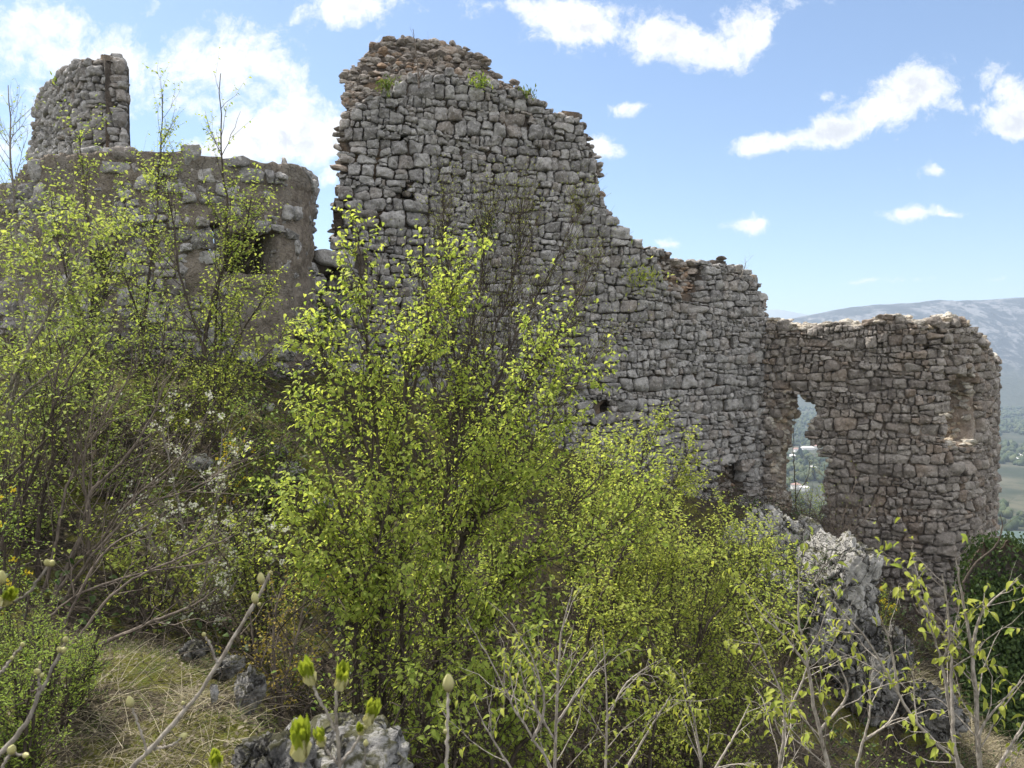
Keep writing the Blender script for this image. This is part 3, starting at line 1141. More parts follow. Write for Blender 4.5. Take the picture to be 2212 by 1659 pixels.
ruin('ruined_wall', 'tallest ruined grey stone wall with a broken rubble crest, stepping down towards the doorway', 'stone wall',
     [xyD(694, 13.1), xyD(900, 13.6), xyD(1200, 14.5), xyD(1450, 15.4), xyD(1600, 16.2), xyD(1672, 16.9)], -4.2, 7.2, [(a_, b_ - 7 - 8 * (b_ < 150) if b_ < 262 else b_) for a_, b_ in W1_OUT], 11, w=.215, h=.185, T=1.2, shear=.25, edge_in=-.02, edge_density=1.1,
     core_holes=[HOLE1], face_holes=[HOLE1], recess=W1_REC, rubble_poly=W1_RUB, rubble_line=W1_LINE)

# rounded wall with doorway and window --------------------------------
W2_OUT = [(1640, 1250), (1648, 700), (1690, 688), (1702, 706), (1745, 706), (1800, 700), (1850, 694), (1880, 690), (1908, 680), (1948, 682), (1972, 700), (1998, 704), (2032, 690),
          (2062, 688), (2100, 700), (2128, 738), (2148, 772), (2230, 790), (2230, 1700), (1640, 1700)]
DOOR_C = [(1704, 846), (1742, 850), (1746, 866), (1764, 872), (1770, 902), (1746, 920), (1744, 940), (1756, 955), (1784, 966), (1784, 1050), (1780, 1140), (1690, 1140), (1682, 1060), (1680, 990), (1690, 940), (1696, 900)]
DOOR_F = [(1696, 862), (1708, 848), (1740, 852), (1742, 870), (1760, 874), (1766, 900), (1740, 918), (1738, 943), (1750, 958), (1778, 968), (1778, 1050), (1774, 1130), (1676, 1130), (1668, 1060), (1668, 990), (1684, 940), (1692, 900)]
WIN_F = [(2066, 808), (2092, 798), (2108, 818), (2112, 870), (2112, 958), (2085, 972), (2042, 960), (2040, 905), (2050, 850)]
WIN_C = [(2056, 800), (2102, 796), (2110, 870), (2110, 958), (2085, 970), (2036, 962), (2034, 905), (2044, 840)]
W2_REC = [([(1700, 870), (1706, 900), (1700, 940), (1690, 990), (1692, 1060), (1700, 1130), (1676, 1130), (1668, 1060), (1668, 990), (1684, 940), (1692, 900)], .24),
          ([(1860, 1040), (1880, 1040), (1880, 1062), (1860, 1062)], .45), 
          ([(1996, 745), (2014, 748), (2012, 762), (1996, 760)], .4)]
ruin('rounded_wall', 'brownish ruined wall with a jagged doorway and a window, curving away at its end', 'stone wall',
     [xyD(1656, 16.6), xyD(1780, 15.9), xyD(1900, 15.35), xyD(2000, 15.0), xyD(2068, 15.05), xyD(2112, 15.4), xyD(2140, 16.1), xyD(2152, 17.0), xyD(2150, 18.2), xyD(2143, 19.6)], -7.4, 2.0, W2_OUT, 23,
     w=.22, h=.172, T=.8, edge_density=3.2, core_holes=[DOOR_C, WIN_C], face_holes=[DOOR_F, WIN_F], recess=W2_REC, face_mat='wall_stone_brown', small=.45, edge_mat='reveal', core_mat='rubble')

# plastered round tower -----------------------------------------------
W0_OUT = [(-500, 900), (-500, 420), (-60, 405), (10, 392), (60, 345), (130, 330), (300, 324), (420, 330), (460, 340), (520, 350), (600, 352), (640, 354), (664, 364), (678, 385), (686, 400), (700, 420), (700, 900)]
SLIT = [(441, 484), (472, 484), (476, 566), (456, 570), (443, 545)]
NICHE = ([(480, 502), (545, 494), (600, 502), (602, 594), (545, 588), (490, 594), (484, 575)], .46)
NICHE2 = ([(195, 540), (232, 540), (236, 600), (225, 650), (200, 640), (190, 590)], .46)


def sink0(p, rng):
    x_, y_ = proj(p)
    base = -.15 + .10 * rng.random(len(p)) ** 4
    return base + .11 * smooth(y_, 570, 690) * (1 - smooth(x_, 420, 560)) + .125 * (rng.random(len(p)) < .55) * (fbm(p * 1.3, 2, 71) > -.10)


tower, tcv = ruin('round_tower', 'squat round tower with crumbling brown render and a slit of light, behind the left trees', 'tower',
     [xyD(-420, 12.2), xyD(-150, 11.0), xyD(150, 10.4), xyD(380, 10.3), xyD(540, 10.6), xyD(630, 11.05), xyD(668, 11.6), xyD(681, 12.3), xyD(676, 13.4), xyD(655, 14.8)], -1.2, 3.3, W0_OUT, 37,
     w=.30, h=.22, T=.62, shear=-.05, core_holes=[SLIT, NICHE[0], NICHE2[0]], face_holes=[SLIT, NICHE[0], NICHE2[0]], recess=[], core_mat='plaster', face_mat='wall_stone', sink=sink0, cell=.045, rough_core=.075, proud=.04, edge_density=0, edge_sink=-.05)

mb = MB()
for x0_, x1_, y0_, y1_ in ((476, 615, 488, 606), (184, 246, 528, 664)):
    sa, sb = [float(np.interp(x_, proj(tcv.p3(tcv.L, 2.0 + 0 * tcv.L))[0][:150], tcv.L[:150])) for x_ in (x0_, x1_)]
    ta, tb = float(P(300, y1_, 10.5)[2]), float(P(300, y0_, 10.5)[2])
    c8 = np.array([[*tcv.at(q_, -d_), t_] for d_ in (.45, 1.9) for t_ in (ta, tb) for q_ in (sa, sb)], float)
    mb.add(c8, np.array([(4, 5, 7, 6), (0, 4, 6, 2), (1, 3, 7, 5), (2, 6, 7, 3), (0, 1, 5, 4)]))
part(mb, 'inner_vault', M['plaster'], tower, False)

# upper wall stump behind the tower
W3_OUT = [(62, 420), (64, 318), (76, 270), (80, 205), (100, 190), (112, 170), (140, 150), (165, 134), (192, 130), (215, 134), (240, 130), (280, 132), (288, 150), (290, 200), (296, 262), (296, 310), (292, 420)]
ruin('wall_stump', 'isolated block of broken stone wall standing up behind the round tower', 'stone wall',
     [xyD(72, 20.0), xyD(120, 18.2), xyD(172, 16.4), xyD(188, 15.95), xyD(204, 15.75), xyD(240, 15.7), xyD(272, 15.65), (-8.32, 15.85), (-8.9, 16.7)], 2.2, 7.2, W3_OUT, 41, w=.30, h=.2, T=.35,
     face_mat='wall_stone', edge_density=.8)

# low broken wall linking tower and tall wall
W4_OUT = [(640, 960), (650, 700), (668, 545), (690, 540), (720, 540), (790, 545), (800, 960)]
ruin('linking_wall', 'low dark stone wall with a hollow, between the round tower and the tallest wall', 'stone wall',
     [xyD(636, 12.2), xyD(690, 12.75), xyD(800, 12.9)], -1.6, 2.2, W4_OUT, 47, w=.38, h=.26, T=.9, recess=[([(700, 590), (728, 578), (752, 590), (750, 640), (715, 650), (700, 630)], .5)], face_mat='wall_stone')

# ------------------------------------------------------------------ haze over the valley
mz, t, out = new_mat('valley_haze')
pv = t.node('ShaderNodeVolumePrincipled')
pv.inputs['Color'].default_value = (.62, .77, 1.0, 1)
pv.inputs['Density'].default_value = HAZE
pv.inputs['Anisotropy'].default_value = .2
t.l.new(pv.outputs[0], out.inputs['Volume'])
b = MB()
hx0, hx1, hy0, hy1, hz0, hz1 = -9000, 9000, -900, 9500, VALLEY - 20, 330
b.add(np.array([(x, y, z) for z in (hz0, hz1) for y in (hy0, hy1) for x in (hx0, hx1)]),
      np.array([(0, 2, 3, 1), (4, 5, 7, 6), (0, 1, 5, 4), (2, 6, 7, 3), (0, 4, 6, 2), (1, 3, 7, 5)]))
b.build('haze', mz, None, False)['kind'] = 'stuff'


# ------------------------------------------------------------------ rocks
ICO6 = ico(6)
ICO5 = ico(5)
ICO4 = ico(4)


def rock(label, px, py, D, rx, ry, rz, seed, mat='white_rock', rough=.16, tpl=None, yaw=0.0, name='limestone_rock', group=None, cuts=12):
    rng = rngf(seed)
    V0, F0 = tpl or ICO5
    pl = unit(rng.normal(size=(cuts, 3)))
    off = rng.uniform(.55, .95, cuts)
    d = V0 @ pl.T
    r = np.minimum(np.where(d > 1e-3, off / np.maximum(d, 1e-3), 9).min(1), 1.0)
    V = V0 * r[:, None]
    q = V * np.array([rx, ry, rz]) * 1.0
    s = max(rx, rz)
    n = fbm(q * 1.6 / s + seed, 5, seed)
    qa = q * np.array([1, 1, .42])
    rid = 1 - 2 * np.abs(fbm(qa * 3.0 / s + seed * 2, 4, seed + 5))
    fine = fbm(q * 9 / s, 3, seed + 8)
    q = q * (1 + rough * (1.3 * n + 1.2 * (rid - .6) + .6 * fine) + .05 * fbm(q * 22 / s, 3, seed + 2))[:, None]
    crk = np.exp(-(fbm(qa * 2.3 / s + seed * 3, 3, seed + 11) / .06) ** 2) + .6 * np.exp(-(fbm(qa * 5.5 / s + seed * 5, 3, seed + 12) / .07) ** 2)
    q = q * (1 - rough * .8 * crk)[:, None]
    c, s_ = cos(yaw), sin(yaw)
    q = np.stack([q[:, 0] * c - q[:, 1] * s_, q[:, 0] * s_ + q[:, 1] * c, q[:, 2]], -1)
    o = P(px, py, D)
    mb = MB()
    mb.add(q, F0, .5)
    ob = mb.build(name, M[mat])
    ob.location = [float(x) for x in o]
    tag(ob, label, 'rock', None, group)
    return ob


G_OUT = 'rocks of the outcrop below the doorway'
rock('largest pale karst rock standing upright below the doorway', 1806, 1275, 10.6, .60, .6, .98, 3, rough=.22, tpl=ICO6, group=G_OUT)
rock('mossy pitted rock right below the doorway sill', 1672, 1175, 11.4, .72, .5, .60, 8, rough=.26, tpl=ICO6, group=G_OUT)
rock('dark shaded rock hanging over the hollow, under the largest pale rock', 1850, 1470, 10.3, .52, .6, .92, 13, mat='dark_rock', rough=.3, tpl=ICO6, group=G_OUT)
rock('smooth pale rock leaning on the left foot of the largest pale rock', 1772, 1385, 10.2, .22, .3, .42, 17, rough=.18, group=G_OUT)
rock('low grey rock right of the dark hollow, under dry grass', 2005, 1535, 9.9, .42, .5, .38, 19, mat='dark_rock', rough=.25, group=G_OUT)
rock('small rounded pale rock beside the mossy pitted rock', 1595, 1165, 11.0, .17, .2, .22, 22, rough=.12, tpl=ICO4, group=G_OUT)
rock('small pointed rock on the doorway sill', 1745, 1140, 12.4, .22, .25, .2, 26, rough=.2, tpl=ICO4, group=G_OUT)
rock('broken white rock half hidden by green leaves, left of the largest pale rock', 1690, 1270, 10.5, .35, .4, .35, 29, rough=.3, group=G_OUT)
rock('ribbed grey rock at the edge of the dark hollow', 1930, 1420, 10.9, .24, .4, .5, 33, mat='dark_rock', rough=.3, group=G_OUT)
G_F = 'rocks at the edge of the grassy bank'
rock('big grey boulder with a sloping flank at the bottom of the bank', 728, 1690, 2.85, .33, .24, .24, 41, rough=.16, group=G_F, yaw=.3)
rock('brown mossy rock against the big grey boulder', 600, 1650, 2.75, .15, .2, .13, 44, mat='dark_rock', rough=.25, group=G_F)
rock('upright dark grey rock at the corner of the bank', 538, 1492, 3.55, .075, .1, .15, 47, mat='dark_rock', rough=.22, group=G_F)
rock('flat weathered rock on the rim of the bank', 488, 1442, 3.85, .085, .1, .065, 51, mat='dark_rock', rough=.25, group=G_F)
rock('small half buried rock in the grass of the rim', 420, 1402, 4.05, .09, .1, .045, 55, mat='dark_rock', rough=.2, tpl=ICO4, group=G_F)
rock('thin white stone in dry grass beside the long budding branch', 462, 1500, 3.3, .022, .03, .045, 58, rough=.2, tpl=ICO4, group=G_F)
G_M = 'stones on the slope below the tower'
for i, (px, py, D, r, lb) in enumerate([
    (622, 1018, 8.0, .20, 'grey block on the slope between ivy and the leafy trees'), (604, 975, 8.2, .13, 'small grey stone just above the grey block'),
    (582, 880, 8.8, .08, 'small white stone in dry twigs under the tower corner'), (700, 1090, 7.4, .17, 'pale rock showing through the bright leaves'),
    (336, 690, 9.6, .16, 'white stone at the foot of the tower below the dark opening'), (655, 720, 11.3, .2, 'white block at the foot of the linking wall'),
    (610, 760, 10.2, .2, 'pale ragged rock under the tower corner'), (540, 775, 9.8, .18, 'pink grey rock in shade under the tower'),
    (430, 1000, 7.2, .12, 'half buried stone among the bare twigs'), (690, 775, 10.8, .22, 'angular stone below the linking wall')]):
    rock(lb, px, py, D, r, r, r * .75, 60 + i * 3, rough=.2, tpl=ICO4, group=G_M)


# ------------------------------------------------------------------ trees and shrubs
def sub_paths(start, dirn, length, K, rng, curl=.25, wig=.06):
    N = len(start)
    s = np.linspace(0, 1, K)[None, :, None]
    L = np.asarray(length)[:, None, None]
    bend = rng.normal(0, 1, (N, 1, 3)) * wig * 2
    p = start[:, None, :] + dirn[:, None, :] * s * L + np.array([0, 0, 1.0]) * curl * s ** 2 * L + bend * (s ** 2) * L
    p = p + rng.normal(0, 1, (N, K, 3)) * wig * .35 * L * s
    return p


def pick(paths, radii, idx, f):
    """points, tangents, radii at fraction f along paths[idx]"""
    K = paths.shape[1]
    x = f * (K - 1)
    i = np.minimum(x.astype(int), K - 2)
    w = (x - i)[:, None]
    a, b2 = paths[idx, i], paths[idx, i + 1]
    r = radii[idx, i] * (1 - w[:, 0]) + radii[idx, i + 1] * w[:, 0]
    return a * (1 - w) + b2 * w, unit(b2 - a), r


def around(tan, ang, rng, bias=None):
    rv = rng.normal(size=tan.shape)
    if bias is not None: rv = rv + np.asarray(bias)
    perp = unit(np.cross(np.cross(tan, rv), tan))
    return unit(tan * np.cos(ang)[:, None] + perp * np.sin(ang)[:, None])


def tree(name, label, cat, stems, seed, bark, leafm, r0=.022, r1=.004, t0=.12, nb=16, bl=.7, ang=.75, curl=.3, n2=6, l2=.22, n3=0, leaf=.045, nl=5,
         tpl=LEAF_MID, group=None, leaf_keep=1.0, droop=.45, base_ext=.6, tint=(0, 1), crown='crown', extra=None, wig=.07, sides=6, tip_thin=.55, low_bias=1.0, twr=.0016, br=.006):
    rng = rngf(seed)
    mw_, ml_ = MB(), MB()
    sp, sr = [], []
    for st in stems:
        rr = r0
        if isinstance(st, tuple) and isinstance(st[1], (int, float)) and len(st) == 2: st, rr = st
        pts = [P(*q) for q in st]
        d = pts[0] - pts[1]
        g = ground_z(pts[0][0], pts[0][1], False)
        if base_ext and pts[0][2] > g:
            pts = [np.array([pts[0][0] + d[0] * .15, pts[0][1], min(g, pts[0][2] - .05) - .08])] + pts
        q = catmull(pts, 26)
        q[1:] += rng.normal(0, .007, (25, 3)) * np.linalg.norm(q[-1] - q[0]) * .3
        ln = np.linalg.norm(np.diff(q, axis=0), axis=1).sum()
        sp.append(q)
        sr.append(rr * (1 - np.linspace(0, 1, 26)) ** .9 + r1)
    sp, sr = np.array(sp), np.array(sr)
    tubes(mw_, sp, sr, sides)
    slen = np.linalg.norm(np.diff(sp, axis=1), axis=2).sum(1)
    # first order
    cnt = np.maximum(3, (nb * slen)).astype(int)
    idx = np.repeat(np.arange(len(sp)), cnt)
    f = t0 + (1 - t0) * rng.random(len(idx)) ** low_bias
    f = np.minimum(f, .985)
    p0, tn_, r_ = pick(sp, sr, idx, f)
    L1 = bl * (1 - tip_thin * f) * rng.uniform(.45, 1.2, len(idx))
    d1 = around(tn_, ang * rng.uniform(.7, 1.25, len(idx)), rng)
    b1 = sub_paths(p0, d1, L1, 7, rng, curl, wig)
    R1 = np.minimum(r_ * .5, .0018 + br * L1)[:, None] * np.linspace(1, .25, 7)[None] + twr * .3
    tubes(mw_, b1, R1, 4)
    # second order
    k2 = np.maximum(1, rng.poisson(n2 * L1 / bl * 1.2))
    i2 = np.repeat(np.arange(len(b1)), k2)
    f2 = rng.uniform(.18, 1.0, len(i2))
    p2, t2, r2 = pick(b1, R1, i2, np.minimum(f2, .99))
    L2 = l2 * rng.uniform(.5, 1.25, len(i2))
    d2 = around(t2, rng.uniform(.4, 1.0, len(i2)), rng)
    b2 = sub_paths(p2, d2, L2, 5, rng, curl * .6, wig)
    R2 = np.minimum(r2 * .6, twr * 1.1)[:, None] * np.linspace(1, .45, 5)[None] + twr * .2
    tubes(mw_, b2, R2, 3)
    allp = [(b2, R2, nl)]
    # tips of stems carry leaves too
    if n3:
        k3 = rng.poisson(n3, len(b2))
        i3 = np.repeat(np.arange(len(b2)), k3)
        p3, t3, r3 = pick(b2, R2, i3, rng.uniform(.2, .99, len(i3)))
        b3 = sub_paths(p3, around(t3, rng.uniform(.4, .9, len(i3)), rng), l2 * .55 * rng.uniform(.5, 1.2, len(i3)), 4, rng, curl * .5, wig)
        R3 = np.full((len(i3), 4), twr * .7)
        tubes(mw_, b3, R3, 3)
        allp.append((b3, R3, nl))
    if nl > 0:
        for bp, br, nn in allp:
            ii = np.repeat(np.arange(len(bp)), nn)
            ff = (np.tile(np.arange(nn), len(bp)) + rng.uniform(.2, 1, len(ii))) / nn
            kp = rng.random(len(ii)) < leaf_keep
            ii, ff = ii[kp], ff[kp]
            pp, tt, _ = pick(bp, br, ii, np.minimum(ff, .999))
            side = unit(np.cross(tt, np.array([0, 0, 1.0]) + rng.normal(0, .3, tt.shape))) * np.where(rng.random(len(ii)) < .5, 1, -1)[:, None]
            dd = unit(tt * rng.uniform(.1, .8, (len(ii), 1)) + side + np.array([0, 0, -1.0]) * droop * rng.uniform(.3, 1.9, (len(ii), 1)) + rng.normal(0, .25, tt.shape))
            up = np.array([0, 0, 1.0]) + rng.normal(0, .45, tt.shape) + tt * .3
            sz = leaf * rng.uniform(.55, 1.2, len(ii))
            tc = np.clip(rng.normal(.5, .25, len(ii)), 0, 1) * (tint[1] - tint[0]) + tint[0]
            leaves(ml_, pp, dd, up, sz, tc, tpl)
    root_p = sp[:, 0].mean(0)
    root = thing(name, label, cat, root_p, group)
    part(mw_, 'trunk', M[bark], root)
    if ml_.n: part(ml_, crown, M[leafm], root)
    if extra: extra(root, b1, R1, b2, R2, rng)
    return root


GC = 'leafy young trees in front of the tall wall'
tree('hornbeam_tree', 'tallest bright green young tree in the middle, its spires reaching up the tall wall', 'tree',
     [([(795, 1640, 5.0), (818, 1350, 5.0), (838, 1150, 5.0), (870, 930, 5.05), (920, 700, 5.1), (910, 540, 5.1)], .034),
      ([(828, 1300, 5.0), (822, 1050, 4.9), (800, 800, 4.85), (785, 640, 4.8), (776, 500, 4.8)], .020),
      ([(870, 930, 5.05), (905, 760, 5.2), (970, 650, 5.3), (1000, 560, 5.3)], .014),
      ([(815, 1100, 4.9), (760, 900, 4.7), (705, 800, 4.6), (690, 740, 4.6)], .012)],
     201, 'bark_dark', 'leaf_spring', nb=16, bl=.66, ang=.62, low_bias=1.35, tip_thin=.75, n2=8, l2=.20, leaf=.039, nl=6, group=GC, t0=.1)
tree('hornbeam_tree', 'bright green young tree leaning right, second tallest beside the middle of the tall wall', 'tree',
     [([(905, 1640, 5.2), (950, 1380, 5.25), (1000, 1180, 5.3), (1060, 1020, 5.4), (1140, 850, 5.5), (1180, 690, 5.5)], .030),
      ([(985, 1240, 5.3), (1040, 1120, 5.2), (1150, 960, 5.2), (1245, 830, 5.2)], .016),
      ([(960, 1350, 5.2), (960, 1100, 5.1), (985, 950, 5.1), (1010, 860, 5.1)], .013)],
     202, 'bark_dark', 'leaf_spring', nb=19, bl=.68, ang=.65, n2=8, l2=.20, leaf=.039, nl=6, group=GC, t0=.12)
tree('hornbeam_tree', 'bright green young tree with the left-hand low boughs over the dark ravine', 'tree',
     [([(770, 1620, 4.8), (772, 1400, 4.8), (760, 1200, 4.7), (720, 1050, 4.65), (670, 900, 4.6)], .020),
      ([(765, 1300, 4.75), (700, 1180, 4.6), (640, 1090, 4.5)], .012), ([(768, 1350, 4.7), (810, 1200, 4.5), (850, 1050, 4.5)], .010)],
     203, 'bark_dark', 'leaf_spring', nb=14, bl=.58, ang=.8, curl=.12, n2=8, l2=.20, leaf=.039, nl=6, group=GC, t0=.25)
tree('hornbeam_tree', 'dark stemmed leafy tree fanning right from the ravine, below the step of the wall', 'tree',
     [([(940, 1640, 5.6), (1010, 1420, 5.7), (1090, 1250, 5.8), (1200, 1130, 5.9), (1330, 1000, 6.0)], .026),
      ([(1000, 1450, 5.7), (1060, 1250, 5.8), (1110, 1100, 5.9), (1180, 1000, 6.0)], .018), ([(1080, 1280, 5.7), (1250, 1190, 5.6), (1400, 1080, 5.6)], .014)],
     204, 'bark_dark', 'leaf_spring', nb=20, bl=.68, ang=.7, n2=8, l2=.2, leaf=.039, nl=6, group=GC, t0=.15, tint=(0, .8))
tree('hornbeam_tree', 'low leafy tree over the ravine at the bottom middle, behind the pale saplings', 'tree',
     [([(1060, 1660, 4.3), (1090, 1540, 4.4), (1150, 1400, 4.5), (1230, 1280, 4.6)], .016), ([(1100, 1660, 4.4), (1230, 1520, 4.4), (1340, 1380, 4.6)], .014),
      ([(960, 1690, 4.2), (930, 1600, 4.1), (900, 1520, 4.0)], .008)],
     205, 'bark_dark', 'leaf_spring', nb=15, bl=.55, ang=.8, curl=.1, n2=8, l2=.18, leaf=.039, nl=6, group=GC, t0=.05, tint=(0, .75))
GR = 'olive green young trees between the ravine and the outcrop'
tree('manna_ash_tree', 'olive green young tree with the highest tip against the lower tall wall', 'tree',
     [([(1300, 1500, 7.4), (1330, 1250, 7.5), (1370, 1080, 7.6), (1400, 925, 7.6)], .022), ([(1310, 1400, 7.4), (1280, 1150, 7.4), (1310, 1000, 7.4)], .014), ([(1330, 1250, 7.5), (1420, 1100, 7.4), (1470, 1010, 7.4)], .012)],
     206, 'bark_dark', 'leaf_olive', nb=15, bl=.7, ang=.55, n2=8, l2=.24, leaf=.042, nl=8, tpl=LEAF_LOW, group=GR, t0=.1)
tree('manna_ash_tree', 'olive green young tree with a dark slanting trunk left of the pale outcrop', 'tree',
     [([(1460, 1640, 6.6), (1500, 1420, 6.8), (1530, 1260, 7.0), (1550, 1130, 7.0)], .024), ([(1510, 1400, 6.8), (1590, 1280, 6.9), (1640, 1200, 6.9)], .014), ([(1480, 1500, 6.7), (1450, 1300, 6.7), (1470, 1150, 6.7)], .014)],
     207, 'bark_dark', 'leaf_olive', nb=15, bl=.68, ang=.6, n2=8, l2=.22, leaf=.040, nl=8, tpl=LEAF_LOW, group=GR, t0=.08)
tree('manna_ash_tree', 'olive green bushy young tree spilling down left of the dark hollow', 'tree',
     [([(1560, 1660, 6.2), (1600, 1480, 6.3), (1650, 1360, 6.4), (1690, 1260, 6.5)], .016), ([(1580, 1560, 6.2), (1690, 1450, 6.2), (1720, 1360, 6.3)], .012), ([(1400, 1660, 6.0), (1420, 1500, 6.1), (1400, 1350, 6.2)], .014)],
     208, 'bark_dark', 'leaf_olive', nb=16, bl=.6, ang=.7, n2=8, l2=.2, leaf=.038, nl=8, tpl=LEAF_LOW, group=GR, t0=.02)
tree('manna_ash_tree', 'olive green young tree filling the gap between the leaning tree and the outcrop', 'tree',
     [([(1240, 1600, 6.2), (1270, 1380, 6.4), (1330, 1220, 6.5), (1380, 1130, 6.6)], .018), ([(1280, 1500, 6.2), (1380, 1330, 6.4), (1450, 1220, 6.5)], .014)],
     209, 'bark_dark', 'leaf_olive', nb=17, bl=.62, ang=.7, n2=8, l2=.22, leaf=.042, nl=8, tpl=LEAF_LOW, group=GR, t0=.02)
for i_, (px_, py_, D_, lb_) in enumerate([
    (1400, 1080, 9.2, 'olive green young tree at the wall foot, left of its dark hollow'), (1255, 1020, 9.6, 'olive green young tree at the foot of the tall wall, behind the leaning leafy tree'),
    (1545, 1170, 9.6, 'olive green young tree right of the hollow in the tall wall, above the mossy rock'), (1470, 1290, 8.2, 'olive green young tree in the second row behind the slanting trunk'), (1620, 1330, 8.0, 'olive green young tree touching the broken white rock')]):
    tree('manna_ash_tree', lb_, 'tree', [([(px_ - 20, py_ + 240, D_), (px_ - 10, py_ + 100, D_), (px_ + 10, py_ - 60, D_)], .016), ([(px_ - 10, py_ + 200, D_), (px_ - 60, py_ + 60, D_), (px_ - 80, py_ - 20, D_)], .012),
                                          ([(px_, py_ + 200, D_), (px_ + 55, py_ + 70, D_), (px_ + 85, py_ - 10, D_)], .012)],
         270 + i_, 'bark_dark', 'leaf_olive', nb=17, bl=.66, ang=.65, n2=8, l2=.24, leaf=.042, nl=7, tpl=LEAF_LOW, group=GR, t0=.02)
# the still leafless tree behind
tree('bare_tree', 'thin dark stemmed tree with hardly any leaves fanning up in front of the tall wall', 'tree',
     [([(985, 980, 9.6), (985, 800, 9.7), (965, 600, 9.8), (955, 430, 9.8)], .022), ([(1000, 980, 9.7), (1010, 780, 9.8), (1040, 600, 9.9), (1060, 450, 9.9)], .022),
      ([(1010, 980, 9.7), (1050, 780, 9.8), (1110, 590, 9.9), (1130, 430, 9.9)], .020), ([(1020, 980, 9.7), (1090, 780, 9.6), (1180, 600, 9.6), (1240, 470, 9.6)], .020),
      ([(1030, 980, 9.8), (1130, 830, 9.7), (1230, 680, 9.7), (1290, 560, 9.7)], .018), ([(975, 980, 9.5), (930, 800, 9.5), (905, 650, 9.5)], .016), ([(1040, 980, 9.8), (1180, 870, 9.7), (1290, 760, 9.8)], .014)],
     210, 'bark_dark', 'leaf_olive', nb=17, bl=1.0, ang=.42, curl=.3, n2=11, l2=.36, leaf=.022, nl=4, tpl=LEAF_LOW, t0=.15, tint=(0, .6), twr=.0026, leaf_keep=.75)
# left group in front of the tower
GL = 'young trees in front of the round tower'
tree('manna_ash_tree', 'young tree whose bare black tip rises highest over the round tower', 'tree',
     [([(430, 830, 8.4), (455, 660, 8.5), (488, 560, 8.5), (490, 460, 8.5), (478, 330, 8.5), (474, 160, 8.5)], .026), ([(440, 760, 8.4), (390, 600, 8.4), (375, 480, 8.4), (355, 380, 8.4)], .016),
      ([(470, 620, 8.5), (520, 520, 8.5), (545, 420, 8.5)], .014)],
     220, 'bark_dark', 'leaf_left', nb=9, bl=.72, ang=.6, curl=.3, n2=8, l2=.24, leaf=.046, nl=5, tpl=LEAF_LOW, group=GL, t0=.12, low_bias=1.05)
tree('manna_ash_tree', 'young tree with a thin pale bare tip over the tower, left of the black tip', 'tree',
     [([(300, 800, 8.8), (318, 640, 8.8), (335, 480, 8.9), (345, 350, 8.9), (352, 205, 8.9)], .022), ([(310, 720, 8.8), (270, 600, 8.7), (250, 480, 8.7)], .014)],
     221, 'bark_dark', 'leaf_left', nb=11, bl=.7, ang=.55, curl=.3, n2=8, l2=.24, leaf=.044, nl=5, tpl=LEAF_LOW, group=GL, t0=.12, low_bias=1.05)
tree('manna_ash_tree', 'young leafy tree below the wall stump, in front of the dark opening of the tower', 'tree',
     [([(180, 830, 8.0), (200, 640, 8.1), (190, 480, 8.1), (170, 290, 8.1)], .022), ([(190, 740, 8.0), (140, 580, 8.0), (110, 430, 8.0)], .015), ([(196, 680, 8.0), (240, 560, 8.0), (275, 430, 8.0)], .014)],
     222, 'bark_dark', 'leaf_left', nb=13, bl=.7, ang=.65, curl=.25, n2=8, l2=.24, leaf=.044, nl=5, tpl=LEAF_LOW, group=GL, t0=.1)
tree('manna_ash_tree', 'slim grey tree with a nearly bare top at the edge of the picture', 'tree',
     [([(60, 800, 7.6), (38, 600, 7.7), (28, 400, 7.7), (22, 185, 7.7)], .022), ([(45, 650, 7.7), (-10, 520, 7.7), (-30, 380, 7.7)], .014)],
     223, 'bark_grey', 'leaf_left', nb=11, bl=.62, ang=.5, curl=.3, n2=7, l2=.24, leaf=.036, nl=4, tpl=LEAF_LOW, group=GL, t0=.12, leaf_keep=.55, low_bias=1.1)
tree('manna_ash_tree', 'yellowish leafy tree with pale crossing stems at the far left of the slope', 'tree',
     [([(-20, 1000, 6.2), (40, 820, 6.3), (85, 640, 6.4), (70, 500, 6.4)], .022), ([(-40, 960, 6.2), (60, 760, 6.2), (150, 600, 6.2), (190, 500, 6.2)], .016), ([(20, 900, 6.2), (110, 800, 6.2), (200, 690, 6.2)], .013),
      ([(-60, 900, 6.0), (-30, 700, 6.0), (10, 560, 6.0)], .014)],
     224, 'bark_grey', 'leaf_left', nb=14, bl=.66, ang=.65, curl=.2, n2=8, l2=.22, leaf=.044, nl=5, tpl=LEAF_MID, group=GL, t0=.05, tint=(.2, 1))
tree('manna_ash_tree', 'darker green low tree under the tower corner, beside the linking wall', 'tree',
     [([(480, 880, 8.6), (500, 760, 8.7), (560, 660, 8.8), (600, 600, 8.8)], .016), ([(470, 880, 8.6), (560, 780, 8.7), (650, 700, 8.8)], .014), ([(455, 880, 8.5), (480, 720, 8.5), (470, 620, 8.5)], .014)],
     225, 'bark_dark', 'leaf_olive', nb=15, bl=.6, ang=.75, curl=.05, n2=8, l2=.24, leaf=.044, nl=5, tpl=LEAF_LOW, group=GL, t0=.1, tint=(0, .6))
tree('manna_ash_tree', 'green tree in the shadow below the tower, behind the bare shrub', 'tree',
     [([(300, 1000, 7.4), (330, 860, 7.5), (350, 760, 7.6), (360, 660, 7.6)], .016), ([(290, 1000, 7.4), (250, 880, 7.4), (230, 760, 7.4)], .013), ([(140, 1000, 7.0), (150, 860, 7.0), (120, 720, 7.0)], .014)],
     226, 'bark_dark', 'leaf_left', nb=13, bl=.6, ang=.75, curl=.1, n2=7, l2=.24, leaf=.044, nl=5, tpl=LEAF_LOW, group=GL, t0=.05, tint=(0, .7))

